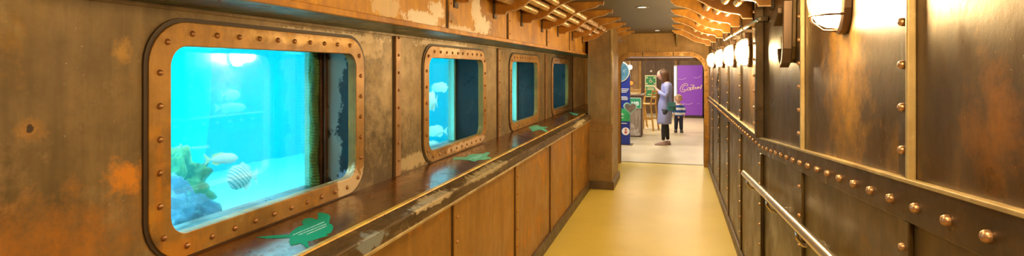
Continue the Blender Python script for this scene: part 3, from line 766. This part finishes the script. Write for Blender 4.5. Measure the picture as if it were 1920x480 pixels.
fish(tp(828, 164, -2.7), .24, .11, math.radians(24), 'silver_fish', 'uppermost pale fish in the second window', fw, fw)
fish(tp(811, 190, -2.5), .13, .19, math.radians(60), 'silver_fish', 'upright white fish by the left edge of the second window', fw, fw)
fish(tp(820, 246, -2.6), .24, .12, math.radians(24), 'silver_fish', 'pale fish in the lower middle of the second window', fw, fw)
fish(tp(813, 274, -2.4), .20, .10, math.radians(24), 'silver_fish', 'white fish at the bottom of the second window', fw, fw)
fish(tp(853, 216, -3.2), .14, .08, math.radians(24), 'silver_fish', 'small dim fish beside the white edge in the second window', fc, fc)

# ---------------------------------------------------------------- hall beyond the doorway
hw = plate('hall_wood', (.16, .085, .035), (.07, .035, .015), (.26, .14, .05), metallic=.05, rough=.45, scale=3, stretch=(3, 3, .5))
hall = plate('hall_wall', (.40, .24, .10), (.24, .13, .05), (.5, .3, .12), metallic=.05, rough=.5, scale=2)
struct(MB().box(-8, 1.0, 22.0, 22.1, 0, 3.2).build('wall_hall_back', hall))
struct(MB().box(-8.1, -8, YE, 22.1, 0, 3.2).build('wall_hall_left', hall))
struct(MB().box(.97, 1.05, YE+.14, 22.1, 0, 3.2).build('wall_hall_right', hw))
struct(MB().box(-8, 1.05, YE, 22.1, 3.2, 3.3).build('ceiling_hall', M['ceiling']))
struct(MB().box(-8, XT, YE, YE+.14, 0, 3.2).build('wall_hall_front', hall))
struct(MB().box(XT, 1.2, YE+.002, YE+.138, ZC+.05, 3.2).build('wall_hall_front_upper', hall))
struct(MB().box(-.93, .55, YE+.75, YE+.95, 1.83, 2.05).build('trim_%d' % ti, hw, bevel=.005)); ti += 1
struct(MB().box(-.93, .50, YE+.155, YE+.20, 1.868, 1.893).build('trim_%d' % ti, plain('lintel_lit_blue', (.55, .50, .75), .2, .4), bevel=.003)); ti += 1  # lilac colour puts the blue light on the lintel underside into the bar
struct(MB().box(.955, .97, 10.3, 22, 0, .12).build('baseboard_hall', M['base']))
# double doors in the back wall
d2 = struct(MB().box(-1.25, 0.0, 21.93, 22.0, 0, 2.05).build('door_2', hw, bevel=.01), 'dark wooden door at the back of the hall behind the woman', 'door')
MB().box(-1.33, -1.22, 21.88, 22.0, 0, 2.15).box(-.01, .10, 21.88, 22.0, 0, 2.15).box(-1.33, .10, 21.88, 22.0, 2.02, 2.15).build('door_frame', M['end'], d2, bevel=.01)
for x in (-1.15, -.55):
    MB().box(x, x+.45, 21.915, 21.93, .15, .95).box(x, x+.45, 21.915, 21.93, 1.05, 1.9).build('door_panel', hw, d2, bevel=.02)
MB().tube([(-.86, 21.93, 1.60), (-.86, 21.9, 1.60)], .04, 18).build('round_plate', plain('round_white', (.8, .8, .75), 0, .4), d2)
MB().ball((-.25, 21.89, 1.55), .03).build('door_knob', plain('knob_pale', (.8, .75, .6), .5, .3), d2, smooth=True)

# green sign with a wheelchair and four arrows
sg = thing('refuge_sign', 'green and cream sign with a wheelchair and arrows on the dark back door', 'sign', (-.87, 21.78, .62))
cream = plain('sign_cream', (.80, .78, .48), 0, .5, 5, .03, 0); sgreen = plain('sign_green', (.03, .28, .11), 0, .5, 5, .05, 0)
MB().box(-.21, .21, 0, .012, 0, .83).build('board', cream, sg, bevel=.004)
MB().box(-.18, .18, -.006, 0, .46, .79).box(-.18, .18, -.006, 0, .04, .39).build('green_panels', sgreen, sg)
sy = MB()
for (cx, cz, s1, s2) in ((-.13, .73, -1, 1), (.13, .73, 1, 1), (-.13, .52, -1, -1), (.13, .52, 1, -1)):
    sy.prism([(cx+s1*.035, -.012, cz+s2*.035), (cx-s1*.035, -.012, cz+s2*.035), (cx-s1*.008, -.012, cz+s2*.008), (cx-s1*.03, -.012, cz-s2*.02), (cx-s1*.02, -.012, cz-s2*.03), (cx+s1*.008, -.012, cz-s2*.008), (cx+s1*.035, -.012, cz-s2*.035)], (0, .006, 0))
sy.build('arrows', cream, sg)
wc = MB(); wc.ring([(-.005+.055*math.cos(a), -.012, .60+.055*math.sin(a)) for a in [2*PI*k/20 for k in range(20)]], [(-.005+.038*math.cos(a), -.012, .60+.038*math.sin(a)) for a in [2*PI*k/20 for k in range(20)]], (0, .006, 0))
wc.ball((-.012, -.009, .715), (.016, .003, .016)); wc.box(-.02, -.002, -.012, -.006, .62, .70); wc.box(-.01, .05, -.012, -.006, .615, .63); wc.prism([(.04, -.012, .63), (.055, -.012, .62), (.08, -.012, .565), (.065, -.012, .56)], (0, .006, 0))
wc.build('wheelchair_symbol', cream, sg)
tx = MB()
for z, w in ((.345, .12), (.29, .13), (.10, .11)): tx.box(-w, w, -.012, -.006, z-.016, z+.016)
tx.build('lettering', cream, sg)

# purple vending machine
mp = plain('machine_purple', (.23, .06, .55), 0, .28, 3, .06, 0)
vm = thing('vending_machine', 'tall purple chocolate vending machine at the back of the hall', 'vending machine', (.506, 20.12, 0))
MB().box(-.41, .41, 0, .72, .075, 1.815).build('body', plain('machine_side', (.12, .09, .22), .1, .35), vm, bevel=.01)
MB().box(-.405, .405, -.02, 0, .10, 1.81).build('front_panel', mp, vm, bevel=.004)
MB().box(-.41, .41, .02, .7, 0, .075).build('plinth', M['gasket'], vm)
MB().box(-.53, -.42, .05, .7, .05, 1.80).build('side_cabinet', plain('cabinet_grey', (.50, .52, .62), .2, .3), vm, bevel=.008)
MB().box(-.52, -.47, .035, .05, .75, 1.75).build('light_strip', emit('strip_glow', (.75, .85, 1), 1.6), vm)
gold = plain('logo_cream', (.85, .68, .50), 0, .5, 5, .03, 0)
def logo_pt(a, b):
    px, py = 1268 + a/8, 140 + b/8
    d = 19.43; u = (px-960)/1050; r = (u*CT-ST, u*ST+CT); t = 20.10/r[1]
    return (t*r[0]-.506, -.024, EYE + t*(130-py)/1050)
strokes = [
 [(160,172),(172,158),(165,140),(145,134),(115,142),(85,165),(63,200),(62,235),(80,255),(110,258),(145,240),(172,212)],
 [(150,165),(128,160),(105,180),(94,205),(98,228),(118,232),(140,215)],
 [(205,196),(188,192),(172,208),(172,232),(188,234),(204,212),(208,196),(203,225),(214,234),(224,222)],
 [(244,194),(228,192),(216,210),(222,228),(238,216),(250,180),(250,158),(232,152),(214,164)],
 [(250,180),(244,212),(254,222),(262,208)],
 [(268,150),(262,185),(260,215),(274,220),(286,204),(282,190),(266,194)],
 [(282,190),(296,188),(294,208),(304,216),(316,200),(320,186),(316,208),(326,212)],
 [(326,212),(330,184),(332,206),(338,188),(350,182)],
 [(350,182),(352,200),(362,202),(374,170),(380,154),(372,195),(362,222)]]
cu = bpy.data.curves.new('logo_lettering', 'CURVE'); cu.dimensions = '3D'; cu.bevel_depth = .008; cu.bevel_resolution = 1; cu.use_fill_caps = True
for st in strokes:
    sp = cu.splines.new('BEZIER'); sp.bezier_points.add(len(st)-1)
    for bp_, q in zip(sp.bezier_points, st):
        bp_.co = logo_pt(*q); bp_.handle_left_type = bp_.handle_right_type = 'AUTO'
lo = bpy.data.objects.new('logo_lettering', cu); C.objects.link(lo); cu.materials.append(gold); lo.parent = vm
for pts in ([(5,60),(50,70),(100,68),(150,50)], [(260,40),(300,50),(340,40),(370,15)], [(90,425),(140,443),(200,443),(250,428)], [(310,432),(335,438),(355,432)]):
    cu = bpy.data.curves.new('swirl', 'CURVE'); cu.dimensions = '3D'; cu.bevel_depth = .006
    sp = cu.splines.new('BEZIER'); sp.bezier_points.add(len(pts)-1)
    for bp_, q in zip(sp.bezier_points, pts): bp_.co = logo_pt(*q); bp_.handle_left_type = bp_.handle_right_type = 'AUTO'
    so = bpy.data.objects.new('swirl', cu); C.objects.link(so); cu.materials.append(plain('swirl_lilac', (.62, .45, .82), 0, .4)); so.parent = vm
# bottle poster at right jamb
ps = thing('wall_poster', 'narrow poster with a pale blue and pink bottle shape by the right jamb', 'poster', (.955, 19.0, .78))
MB().box(-.03, .0, -.25, .25, 0, .48).build('poster_sheet', plain('poster_pale', (.55, .62, .75), 0, .4), ps)
MB().box(-.034, -.03, -.25, .12, .03, .22).build('pink_block', plain('poster_pink', (.75, .40, .30), 0, .4), ps)

# blue display totem
tm = thing('display_totem', 'tall deep blue information totem with a round picture on top', 'display', (-1.07, 12.6, 0))
blue = plain('totem_blue', (.01, .035, .30), 0, .35, 4, .15, 0)
MB().box(-.22, .12, 0, .10, 0, 1.60).build('board', blue, tm, bevel=.004)
MB().box(-.22, .121, -.004, 0, .72, 1.06).build('cyan_block', plain('totem_azure', (.02, .20, .62), 0, .35), tm) if False else None
MB().box(-.22, .122, -.004, 0, .52, .80).build('green_panel', plain('totem_green', (.03, .38, .12), 0, .35, 4, .05, 0), tm)
pic = plate('picture_reef', (.10, .30, .42), (.02, .08, .14), (.55, .60, .62), (.4, .2, .1), metallic=0, rough=.4, scale=6)
MB().tube([(-.12, -.01, 1.62), (-.12, .10, 1.62)], .235, 40).build('picture_rim', white, tm)
MB().tube([(-.12, -.014, 1.62), (-.12, -.008, 1.62)], .218, 40).build('round_picture', pic, tm)
tl_ = MB()
for z, w in ((1.235, .20), (1.20, .18), (1.165, .15), (1.06, .16), (1.03, .18), (1.0, .17), (.69, .07), (.66, .09), (.60, .08), (.475, .16)):
    tl_.box(-.10, -.10+w, -.008, -.004 if z < .8 else 0, z-.007, z+.007)
tl_.build('lettering', white, tm)
MB().tube([(.03, -.006, .30), (.03, 0, .30)], .085, 30).build('round_badge', white, tm)
MB().ball((.03, -.008, .34), (.022, .004, .022)).ball((.03, -.008, .28), (.03, .004, .03)).build('badge_mark', plain('badge_red', (.6, .12, .12), 0, .5), tm)
MB().box(-.26, .18, -.08, .24, 0, .012).build('foot_plate', M['gasket'], tm, bevel=.003)
def heart(s, y, dz=0, n=40):
    pts = []
    for k in range(n):
        t = 2*PI*k/n
        pts.append((s*.0625*16*math.sin(t)**3*1.0, y, dz + s*.0625*(13*math.cos(t)-5*math.cos(2*t)-2*math.cos(3*t)-math.cos(4*t))))
    return pts
ht = tag(thing('heart_picture', '', '', (-.935, 12.5, .83)), 'heart shaped picture with pale rim on the totem edge', 'picture')
MB().prism(heart(.148, 0), (0, .03, 0)).build('rim', plain('heart_rim', (.35, .72, .62), 0, .4), ht)
MB().prism(heart(.122, -.005), (0, .006, 0)).build('photo_print', plate('heart_print', (.25, .16, .12), (.06, .12, .12), (.6, .35, .25), metallic=0, rough=.4, scale=12), ht)

# kiosk counter with sign and critter picture
gw = plate('weathered_board', (.34, .27, .19), (.20, .15, .10), (.45, .38, .28), metallic=0, rough=.7, scale=5, stretch=(5, 5, .6))
ks = thing('kiosk_counter', 'weathered wooden kiosk counter behind the totem', 'counter', (-1.25, 14.15, 0))
MB().box(-.6, .465, 0, .75, .02, 1.0).build('body', gw, ks, bevel=.008)
MB().box(-.65, .52, -.06, .80, 1.0, 1.045).build('worktop', hw, ks, bevel=.008)
MB().box(-.6, .465, .03, .72, 0, .02).build('plinth', M['gasket'], ks)
MB().box(.45, .48, -.012, .0, .02, 1.0).build('corner_post', M['gasket'], ks)
wsg = tag(thing('green_sign', '', '', (-.96, 14.12, .70)), 'green sign with white lettering ending in ue, on the kiosk front', 'sign')
MB().box(-.25, .17, 0, .028, 0, .27).build('board', plain('sign_border', (.72, .80, .62), 0, .5), wsg, bevel=.01)
MB().box(-.235, .155, -.004, 0, .015, .255).build('green_panel', plain('kiosk_green', (.03, .30, .15), 0, .5, 5, .05, 0), wsg)
def text(s, size, loc, mat, parent, name='lettering', ext=.002):
    cu = bpy.data.curves.new(name, 'FONT'); cu.body = s; cu.size = size; cu.extrude = ext; cu.offset = size*.025
    o = bpy.data.objects.new(name, cu); C.objects.link(o); cu.materials.append(mat); o.parent = parent; o.location = loc; o.rotation_euler = (PI/2, 0, 0); return o
text('ue', .19, (-.07, -.007, .085), white, wsg)
sq = tag(MB().prism([(x*.18, 0, z*.22) for x, z in ((-.9,0),(.9,0),(1.0,.25),(.85,.5),(1.0,.8),(.8,1.0),(.55,.85),(.5,.55),(.3,.75),(.35,1.0),(.15,1.25),(-.05,1.3),(-.1,1.5),(-.22,1.28),(-.4,1.2),(-.35,1.0),(-.55,.9),(-.35,.7),(-.6,.4),(-.8,.25))], (0, .01, 0))
    .build('animal_cutout', plate('cutout_print', (.55, .48, .38), (.25, .18, .12), (.8, .74, .62), metallic=0, rough=.6, scale=9), loc=(-1.0, 14.135, .03)), 'pale squirrel shaped cutout low on the kiosk front', 'cutout')

# bar stools
yw = plate('stool_pine', (.62, .36, .09), (.42, .22, .05), (.75, .48, .16), metallic=0, rough=.45, scale=6, stretch=(1, 1, .4))
def stool(loc, rz, label):
    t = thing('bar_stool', label, 'stool', loc, 'tall yellow wooden bar stools', rz)
    MB().box(-.19, .19, -.18, .18, .70, .735).build('seat', yw, t, bevel=.012)
    for sx in (-1, 1):
        MB().hexa([(-.20-.02, sx*.19-.018, 0), (-.18, sx*.19-.018, 0), (-.18, sx*.19+.018, 0), (-.22, sx*.19+.018, 0), (-.18, sx*.16-.018, .70), (-.145, sx*.16-.018, .70), (-.145, sx*.16+.018, .70), (-.18, sx*.16+.018, .70)]).build('leg', yw, t, bevel=.004)
        MB().hexa([(.23, sx*.19-.018, 0), (.27, sx*.19-.018, 0), (.27, sx*.19+.018, 0), (.23, sx*.19+.018, 0), (.145, sx*.16-.018, .72), (.18, sx*.16-.018, .72), (.18, sx*.16+.018, .72), (.145, sx*.16+.018, .72)]).build('leg', yw, t, bevel=.004)
        MB().hexa([(.145, sx*.16-.018, .71), (.18, sx*.16-.018, .71), (.18, sx*.16+.018, .71), (.145, sx*.16+.018, .71), (.20, sx*.17-.015, 1.10), (.228, sx*.17-.015, 1.10), (.228, sx*.17+.015, 1.10), (.20, sx*.17+.015, 1.10)]).build('back_post', yw, t, bevel=.004)
        MB().box(-.19, .23, sx*.18-.012, sx*.18+.012, .30, .335).build('side_rail', yw, t, bevel=.003)
    MB().box(-.20, -.175, -.18, .18, .24, .28).build('foot_rest', yw, t, bevel=.003)
    for z in (.86, .95, 1.04): MB().box(.185, .21, -.16, .16, z, z+.05).build('back_slat', yw, t, bevel=.004)
    return t
stool((-.72, 15.85, 0), -.35, 'yellow wooden bar stool standing clear beside the kiosk counter, back to the woman')
stool((-1.02, 16.75, 0), .1, 'yellow wooden bar stool close behind the right end of the kiosk counter')
stool((-1.60, 16.3, 0), .9, 'yellow wooden bar stool half hidden behind the middle of the kiosk counter')
stool((-1.28, 17.9, 0), -2.2, 'rearmost yellow wooden bar stool showing over the kiosk counter')
# low stand on the counter
bx = thing('wooden_crate', 'small yellow wooden crate standing on the kiosk counter top', 'crate', (-.98, 14.6, 1.045))
MB().box(-.16, .16, -.10, .10, 0, .02).box(-.16, -.14, -.10, .10, .02, .14).box(.14, .16, -.10, .10, .02, .14).build('frame', yw, bx, bevel=.003)
for z in (.03, .085): MB().box(-.16, .16, -.11, -.10, z, z+.035).build('slat', yw, bx, bevel=.002)

# hall wall lamps
def hall_lamp(loc, label, r, mat, col, w):
    t = thing('globe_lamp', label, 'lamp', loc)
    MB().ball((0, 0, 0), r).build('globe', mat, t, smooth=True)
    MB().tube([(0, 0, r*.8), (0, 0, 3.2-loc[2])], .008, 8).build('stem', M['gasket'], t)
    if w:
        ld = bpy.data.lights.new('globe_light', 'POINT'); ld.energy = w; ld.color = col; ld.shadow_soft_size = r
        lo = bpy.data.objects.new('globe_light', ld); C.objects.link(lo); lo.parent = t; lo.location = (0, -r-.03, 0)
hall_lamp((-1.43, 19.0, 1.74), 'warm glowing globe lamp in the hall beside the totem picture', .075, emit('globe_warm', (1, .78, .45), 18), (1, .75, .45), 40)
hall_lamp((.83, 16.5, 1.71), 'warm glowing globe lamp just inside the right jamb of the doorway', .055, emit('globe_warm_2', (1, .78, .45), 18), (1, .75, .45), 25)
hall_lamp((-1.50, 20.5, 1.18), 'small orange lantern over the stools at the back', .07, emit('globe_orange', (1, .22, .03), 1.6), (1, .3, .05), 0)
for x, y, w in ((-1.2, 12.0, 55), (.0, 12.2, 32), (-1.6, 15.5, 75), (.1, 17.5, 100), (-1.5, 19.5, 50)):
    area('hall_ceiling_panel', (x, y, 3.15), (.9, .9), w, (1, .84, .62))
area('bluish_area_light', (-2.4, 12.2, 1.7), (.8, 1.2), 30, (.65, .75, 1), (0, math.radians(-90), 0))  # bluish area light at the left of the hall, no screen built

# ---------------------------------------------------------------- people
def skin_fig(name, nodes, edges, mat, parent, sub=2, root=0):
    me = bpy.data.meshes.new(name)
    me.from_pydata([n[0] for n in nodes], edges, [])
    o = bpy.data.objects.new(name, me); C.objects.link(o); me.materials.append(mat)
    sk = o.modifiers.new('Skin', 'SKIN'); sk.use_smooth_shade = True
    if not me.skin_vertices: pass
    for i, n in enumerate(nodes):
        sv = me.skin_vertices[0].data[i]; r = n[1]; sv.radius = r if isinstance(r, tuple) else (r, r); sv.use_root = (i == root)
    s = o.modifiers.new('Sub', 'SUBSURF'); s.levels = sub; s.render_levels = sub
    if parent: o.parent = parent
    return o
skin_m = plain('skin', (.72, .42, .30), 0, .5, 20, .06, 0, Subsurface_Weight=.1)
def hand(nodes, edges, wi, base, d, side, s=1.0, curl=(0, 0, 1)):
    """palm and five fingers growing from wrist node wi; d forward, side across the palm, curl the way the fingers bend"""
    d, side, curl = Vector(d).normalized(), Vector(side).normalized(), Vector(curl).normalized(); b = Vector(base)
    nodes.append((tuple(b + d*.045*s), (.018*s, .028*s))); palm = len(nodes)-1; edges.append((wi, palm))
    for k, (off, ln) in enumerate(((-.027, .065), (-.009, .075), (.009, .070), (.027, .055))):
        p0 = b + d*.075*s + side*off*s; p1 = p0 + d*ln*.5*s + curl*.012*s; p2 = p0 + d*ln*.75*s + curl*.04*s
        prev = palm
        for p in (p0, p1, p2):
            nodes.append((tuple(p), .0085*s)); edges.append((prev, len(nodes)-1)); prev = len(nodes)-1
    p0 = b + d*.03*s - side*.03*s; p1 = p0 + d*.03*s - side*.02*s + curl*.01*s
    prev = wi
    for p in (p0, p1):
        nodes.append((tuple(p), .010*s)); edges.append((prev, len(nodes)-1)); prev = len(nodes)-1

def head_mesh(c, s, face, mat, parent, name='head'):
    """face: unit vector the face looks along; s: head height"""
    face = Vector(face).normalized(); side = face.cross(Vector((0, 0, 1))).normalized(); up = side.cross(face)
    mb = MB(); mb.bm.free(); mb.bm = bmesh.new()
    bmesh.ops.create_uvsphere(mb.bm, u_segments=28, v_segments=20, radius=1)
    for w in mb.bm.verts:
        a, b, u = w.co.x, w.co.y, w.co.z        # a forward, b side, u up
        k = 1 - .22*max(0, -u)**1.3
        A, B, U = a*.43*k*(1+.05*max(0, -u)), b*.35*k*(1-.1*max(0, -u)), u*.5
        nose = math.exp(-((b/.13)**2 + ((u+.08)/.16)**2)) if a > 0 else 0
        A += .085*nose
        eye = sum(math.exp(-(((b-e)/.12)**2 + ((u-.08)/.09)**2)) for e in (-.3, .3)) if a > 0 else 0
        A -= .03*eye
        mouth = math.exp(-((b/.22)**2 + ((u+.42)/.06)**2)) if a > 0 else 0
        A += .02*mouth
        chin = math.exp(-((b/.25)**2 + ((u+.8)/.2)**2)) if a > 0 else 0
        A += .05*chin
        w.co = Vector(c) + (face*A + side*B + up*U)*s
    h = mb.build(name, mat, parent, smooth=True)
    e = MB()
    for q in (-1, 1):
        p = Vector(c) + (face*.37 + side*.115*q + up*.045)*s; e.ball(tuple(p), .038*s, 8, 6)
    e.build('eyes', M['gasket'], h)
    e = MB()
    for q in (-1, 1):
        p = Vector(c) + (face*0 + side*.345*q + up*-.02)*s; e.ball(tuple(p), (.07*s, .04*s, .10*s), 10, 8)
    e.build('ears', mat, h, smooth=True)
    m = MB(); p = Vector(c) + (face*.405 + up*-.21)*s
    m.ball(tuple(p), (.05*s, .07*s, .022*s), 10, 6); m.build('mouth', plain('lips', (.6, .2, .17), 0, .5), h, smooth=True)
    return h

WX, WY = -.20, 12.82
wo = tag(thing('person', '', '', (WX, WY, 0)), 'walking person in lilac dress with long brown hair, hands raised before the face', 'person')
N = [((0, 0, .92), (.15, .12)), ((.02, 0, 1.08), (.12, .095)), ((.03, 0, 1.24), (.14, .10)), ((.02, 0, 1.36), (.085, .075)), ((-.01, 0, 1.44), .045), ((-.05, 0, 1.50), .045)]
Ed = [(0,1),(1,2),(2,3),(3,4),(4,5)]
def add(p, r, par): N.append((p, r)); Ed.append((par, len(N)-1)); return len(N)-1
for q in (-1, 1):
    a = add((.03, q*.15, 1.34), .052, 3); a = add((.05, q*.20, 1.16), .040, a); a = add((.0, q*.19, 1.08), .034, a); w_ = add((-.17, q*.09, 1.22), .024, a)
    hand(N, Ed, w_, (-.17, q*.09, 1.22), (-.75, -q*.35, .75), (0, q, .2), 1.0, (.5, -q, 0))
legs = ((-1, (-.02, .50), (-.04, .09)), (1, (.01, .50), (.055, .095)))
for q, k_, an in legs:
    a = add((0, q*.09, .86), .085, 0); a = add((k_[0], q*.08, k_[1]), .052, a); a = add(((k_[0]+an[0])/2, q*.075, .32), .048, a); a = add((an[0], q*.07, an[1]), .030, a)
skin_fig('body', N, Ed, plain('leggings_black', (.012, .011, .014), 0, .6), wo) if False else None
body = skin_fig('body', N, Ed, skin_m, wo)
legs_m = plain('leggings_black', (.012, .011, .014), 0, .6)
for q, k_, an in legs:
    MB().tube([(0, q*.09, .80), (k_[0]*.6, q*.085, .64), (k_[0], q*.08, k_[1]), ((k_[0]+an[0])/2, q*.076, .32), (an[0], q*.07, .12)], [.095, .075, .060, .056, .037], 14).build('leggings', legs_m, wo, smooth=True)
    sh = MB(); ax = an[0]
    sh.loft([(ax-.06, q*.07, .0, .125, .042), (ax-.06, q*.07, .022, .13, .045), (ax-.045, q*.07, .05, .105, .04), (ax-.01, q*.07, .085, .055, .035)], 18)
    sh.build('shoe', plain('shoe_taupe', (.40, .27, .22), 0, .5), wo, smooth=True, bevel=.004)
lil = plate('dress_lilac', (.34, .37, .66), (.27, .30, .56), (.42, .44, .74), metallic=0, rough=.8, scale=5, bmp=.15)
MB().loft([(-.02, 0, .47, .155, .17), (-.02, 0, .52, .155, .17), (-.005, 0, .70, .15, .165), (0, 0, .86, .155, .17), (.005, 0, .95, .150, .165), (.02, 0, 1.07, .125, .14), (.03, 0, 1.18, .125, .15), (.035, 0, 1.28, .125, .165), (.03, 0, 1.35, .105, .17), (.02, 0, 1.40, .065, .10), (.005, 0, 1.425, .05, .055)], 26).build('dress', lil, wo, smooth=True)
for q in (-1, 1):
    MB().tube([(.03, q*.12, 1.35), (.04, q*.175, 1.27), (.052, q*.20, 1.16), (.02, q*.20, 1.085), (-.06, q*.165, 1.125), (-.13, q*.12, 1.175)], [.065, .062, .056, .052, .045, .038], 14).build('sleeve', lil, wo, smooth=True)
head_mesh((-.085, 0, 1.545), .215, (-1, -.1, -.25), skin_m, wo)
hm = plate('hair_brown', (.13, .055, .02), (.06, .025, .01), (.32, .15, .045), metallic=0, rough=.45, scale=9, stretch=(4, 4, .6), bmp=.4)
hair = MB(); hair.bm.free(); hair.bm = bmesh.new(); bmesh.ops.create_uvsphere(hair.bm, u_segments=40, v_segments=28, radius=1)
for w in hair.bm.verts:
    c = w.co.copy(); n = .05*noise.noise(c*5) + .03*math.sin(math.atan2(c.y, c.x)*22)
    x, y_, z = c.x, c.y, c.z
    low = max(0, -z)
    r = 1 + n
    X = x*.125*r + .025*low; Y = y_*.115*r*(1+.25*low); Z = z*(.13 if z > 0 else .40)
    if x < -.25: X = max(X, -.055 - .035*max(0, z)); 
    if x < -.25 and low > .1: X = max(X, -.03)
    w.co = Vector((-.045 + X + .03*low, Y, 1.545 + Z))
hair.build('hair', hm, wo, smooth=True)
ph = tag(MB().box(-.004, .004, -.035, .035, -.07, .07).build('phone', plain('phone_dark', (.03, .03, .035), .2, .3), bevel=.003, loc=(WX-.235, WY, 1.33)), 'dark phone held up in the hands of the lilac-dressed person', 'phone')
ph.rotation_euler = (0, math.radians(-25), 0)
bg = tag(thing('handbag', '', '', (WX+.135, WY-.215, .77)), 'dark teal handbag hanging at the hip of the walking person', 'bag')
bg.scale = (.66, .7, .9)
teal = plain('bag_teal', (.03, .16, .16), 0, .5, 8, .2)
MB().loft([(.0, 0, 0, .135, .045), (0, 0, .03, .145, .055), (0, 0, .15, .13, .05), (0, 0, .20, .11, .035)], 20).build('pouch', teal, bg, smooth=True, bevel=.004)
MB().prism([(-.13, -.058, .21), (.13, -.058, .21), (.12, -.062, .10), (-.12, -.062, .10)], (0, .01, 0)).build('flap', teal, bg, bevel=.004)
MB().tube([(-.10, 0, .19), (-.12, .04, .40), (-.12, .06, .58), (-.10, .10, .66), (-.08, .16, .62), (-.06, .20, .4)], .008, 8).build('strap', teal, bg, smooth=True)

CX, CY = .10, 15.5
ch = tag(thing('person', '', '', (CX, CY, 0)), 'small child with curly fair hair in a blue and white striped jumper', 'person')
N = [((0, 0, .44), (.085, .07)), ((0, 0, .56), (.09, .07)), ((0, 0, .68), (.085, .065)), ((0, 0, .745), .045), ((0, -.01, .79), .035)]
Ed = [(0,1),(1,2),(2,3),(3,4)]
for q in (-1, 1):
    a = add((q*.10, 0, .70), .038, 3); a = add((q*.145, -.01, .58), .030, a); w_ = add((q*.125 + (.02 if q > 0 else -.0), -.06, .475), .020, a)
    hand(N, Ed, w_, N[w_][0], (0, -.35, -1), (0, 1, 0), .62, (-q, 0, 0))
    a = add((q*.05, 0, .40), .055, 0); a = add((q*.06, -.01, .24), .042, a); a = add((q*.068, 0, .07), .028, a)
skin_fig('body', N, Ed, skin_m, ch)
st, nt, out = new_mat('jumper_striped'); v = coords(nt); sx = nt.nodes.new('ShaderNodeSeparateXYZ'); L(nt, v, sx.inputs[0])
fr_ = math_(nt, 'FRACT', math_(nt, 'MULTIPLY', sx.outputs[2], 7.6))
bsdf(nt, out, Base_Color=ramp(nt, fr_, [(0, (.03, .09, .38)), (.52, (.78, .82, .88))], 'CONSTANT'), Roughness=.85)
MB().loft([(0, 0, .43, .105, .08), (0, 0, .46, .108, .085), (0, 0, .58, .105, .08), (0, 0, .68, .11, .075), (0, 0, .73, .085, .065), (0, 0, .76, .05, .045)], 22).build('jumper', st, ch, smooth=True)
for q in (-1, 1):
    MB().tube([(q*.08, 0, .71), (q*.125, 0, .65), (q*.147, -.01, .58), (q*.143, -.04, .52), (q*.128, -.055, .49)], [.048, .044, .039, .034, .03], 12).build('sleeve', st, ch, smooth=True)
    MB().tube([(q*.045, 0, .46), (q*.055, 0, .36), (q*.062, -.008, .24), (q*.068, 0, .09)], [.062, .060, .050, .045], 12).build('trouser_leg', plain('trousers_navy', (.02, .022, .05), 0, .8), ch, smooth=True)
    MB().loft([(q*.075, -.04, 0, .042, .085), (q*.075, -.04, .03, .044, .088), (q*.072, -.015, .06, .038, .06), (q*.07, 0, .09, .03, .035)], 16).build('shoe', plain('shoe_dark', (.025, .02, .025), 0, .5), ch, smooth=True, bevel=.003)
head_mesh((-.005, -.015, .885), .20, (-.35, -1, -.15), skin_m, ch)
hb = MB(); hc = plain('hair_blond', (.50, .33, .16), 0, .6, 30, .35, .3)
for k in range(150):
    th_ = random.random()*2*PI; z = -.65 + 1.65*random.random(); r = math.sqrt(max(0, 1-min(1, z)**2)) if z < 1 else 0
    x, y = r*math.cos(th_), r*math.sin(th_)
    if y < -.35 and z < .30 and abs(x+.3) < .65: continue
    hb.ball((-.0 + x*.080, .0 + y*.085, .90 + z*.088), .017 + .008*random.random(), 8, 6)
hb.build('hair', hc, ch, smooth=True)

# lettering curves become plain meshes
dg = bpy.context.evaluated_depsgraph_get()
for o in [o for o in bpy.data.objects if o.type in {'CURVE', 'FONT'}]:
    me = bpy.data.meshes.new_from_object(o.evaluated_get(dg)); n = bpy.data.objects.new(o.name, me); nm = o.name
    C.objects.link(n); n.parent = o.parent; n.matrix_local = o.matrix_local.copy() if o.rotation_euler.x == 0 else Matrix.Translation(o.location) @ Matrix.Rotation(PI/2, 4, 'X')
    bpy.data.objects.remove(o); n.name = nm

# ---------------------------------------------------------------- world, camera, view
wd = bpy.data.worlds.new('World'); sc.world = wd; wd.use_nodes = True
wd.node_tree.nodes['Background'].inputs[0].default_value = (.9, .65, .4, 1); wd.node_tree.nodes['Background'].inputs[1].default_value = .05
cam = bpy.data.cameras.new('camera'); co = bpy.data.objects.new('camera', cam); C.objects.link(co)
co.location = (0, 0, EYE); co.rotation_euler = (PI/2, 0, TH)
cam.sensor_width = 36; cam.lens = 1050/1920*36; cam.shift_y = -110/1920; cam.clip_start = .02
sc.camera = co
sc.view_settings.view_transform = 'Standard'; sc.view_settings.look = 'None'; sc.view_settings.gamma = 1
sc.view_settings.use_curve_mapping = False; sc.view_settings.exposure = 0.42
sc.cycles.use_denoising = True
sc.cycles.max_bounces = 10; sc.cycles.diffuse_bounces = 5; sc.cycles.glossy_bounces = 5; sc.cycles.transparent_max_bounces = 12
sc.cycles.sample_clamp_indirect = 8; sc.cycles.volume_bounces = 2
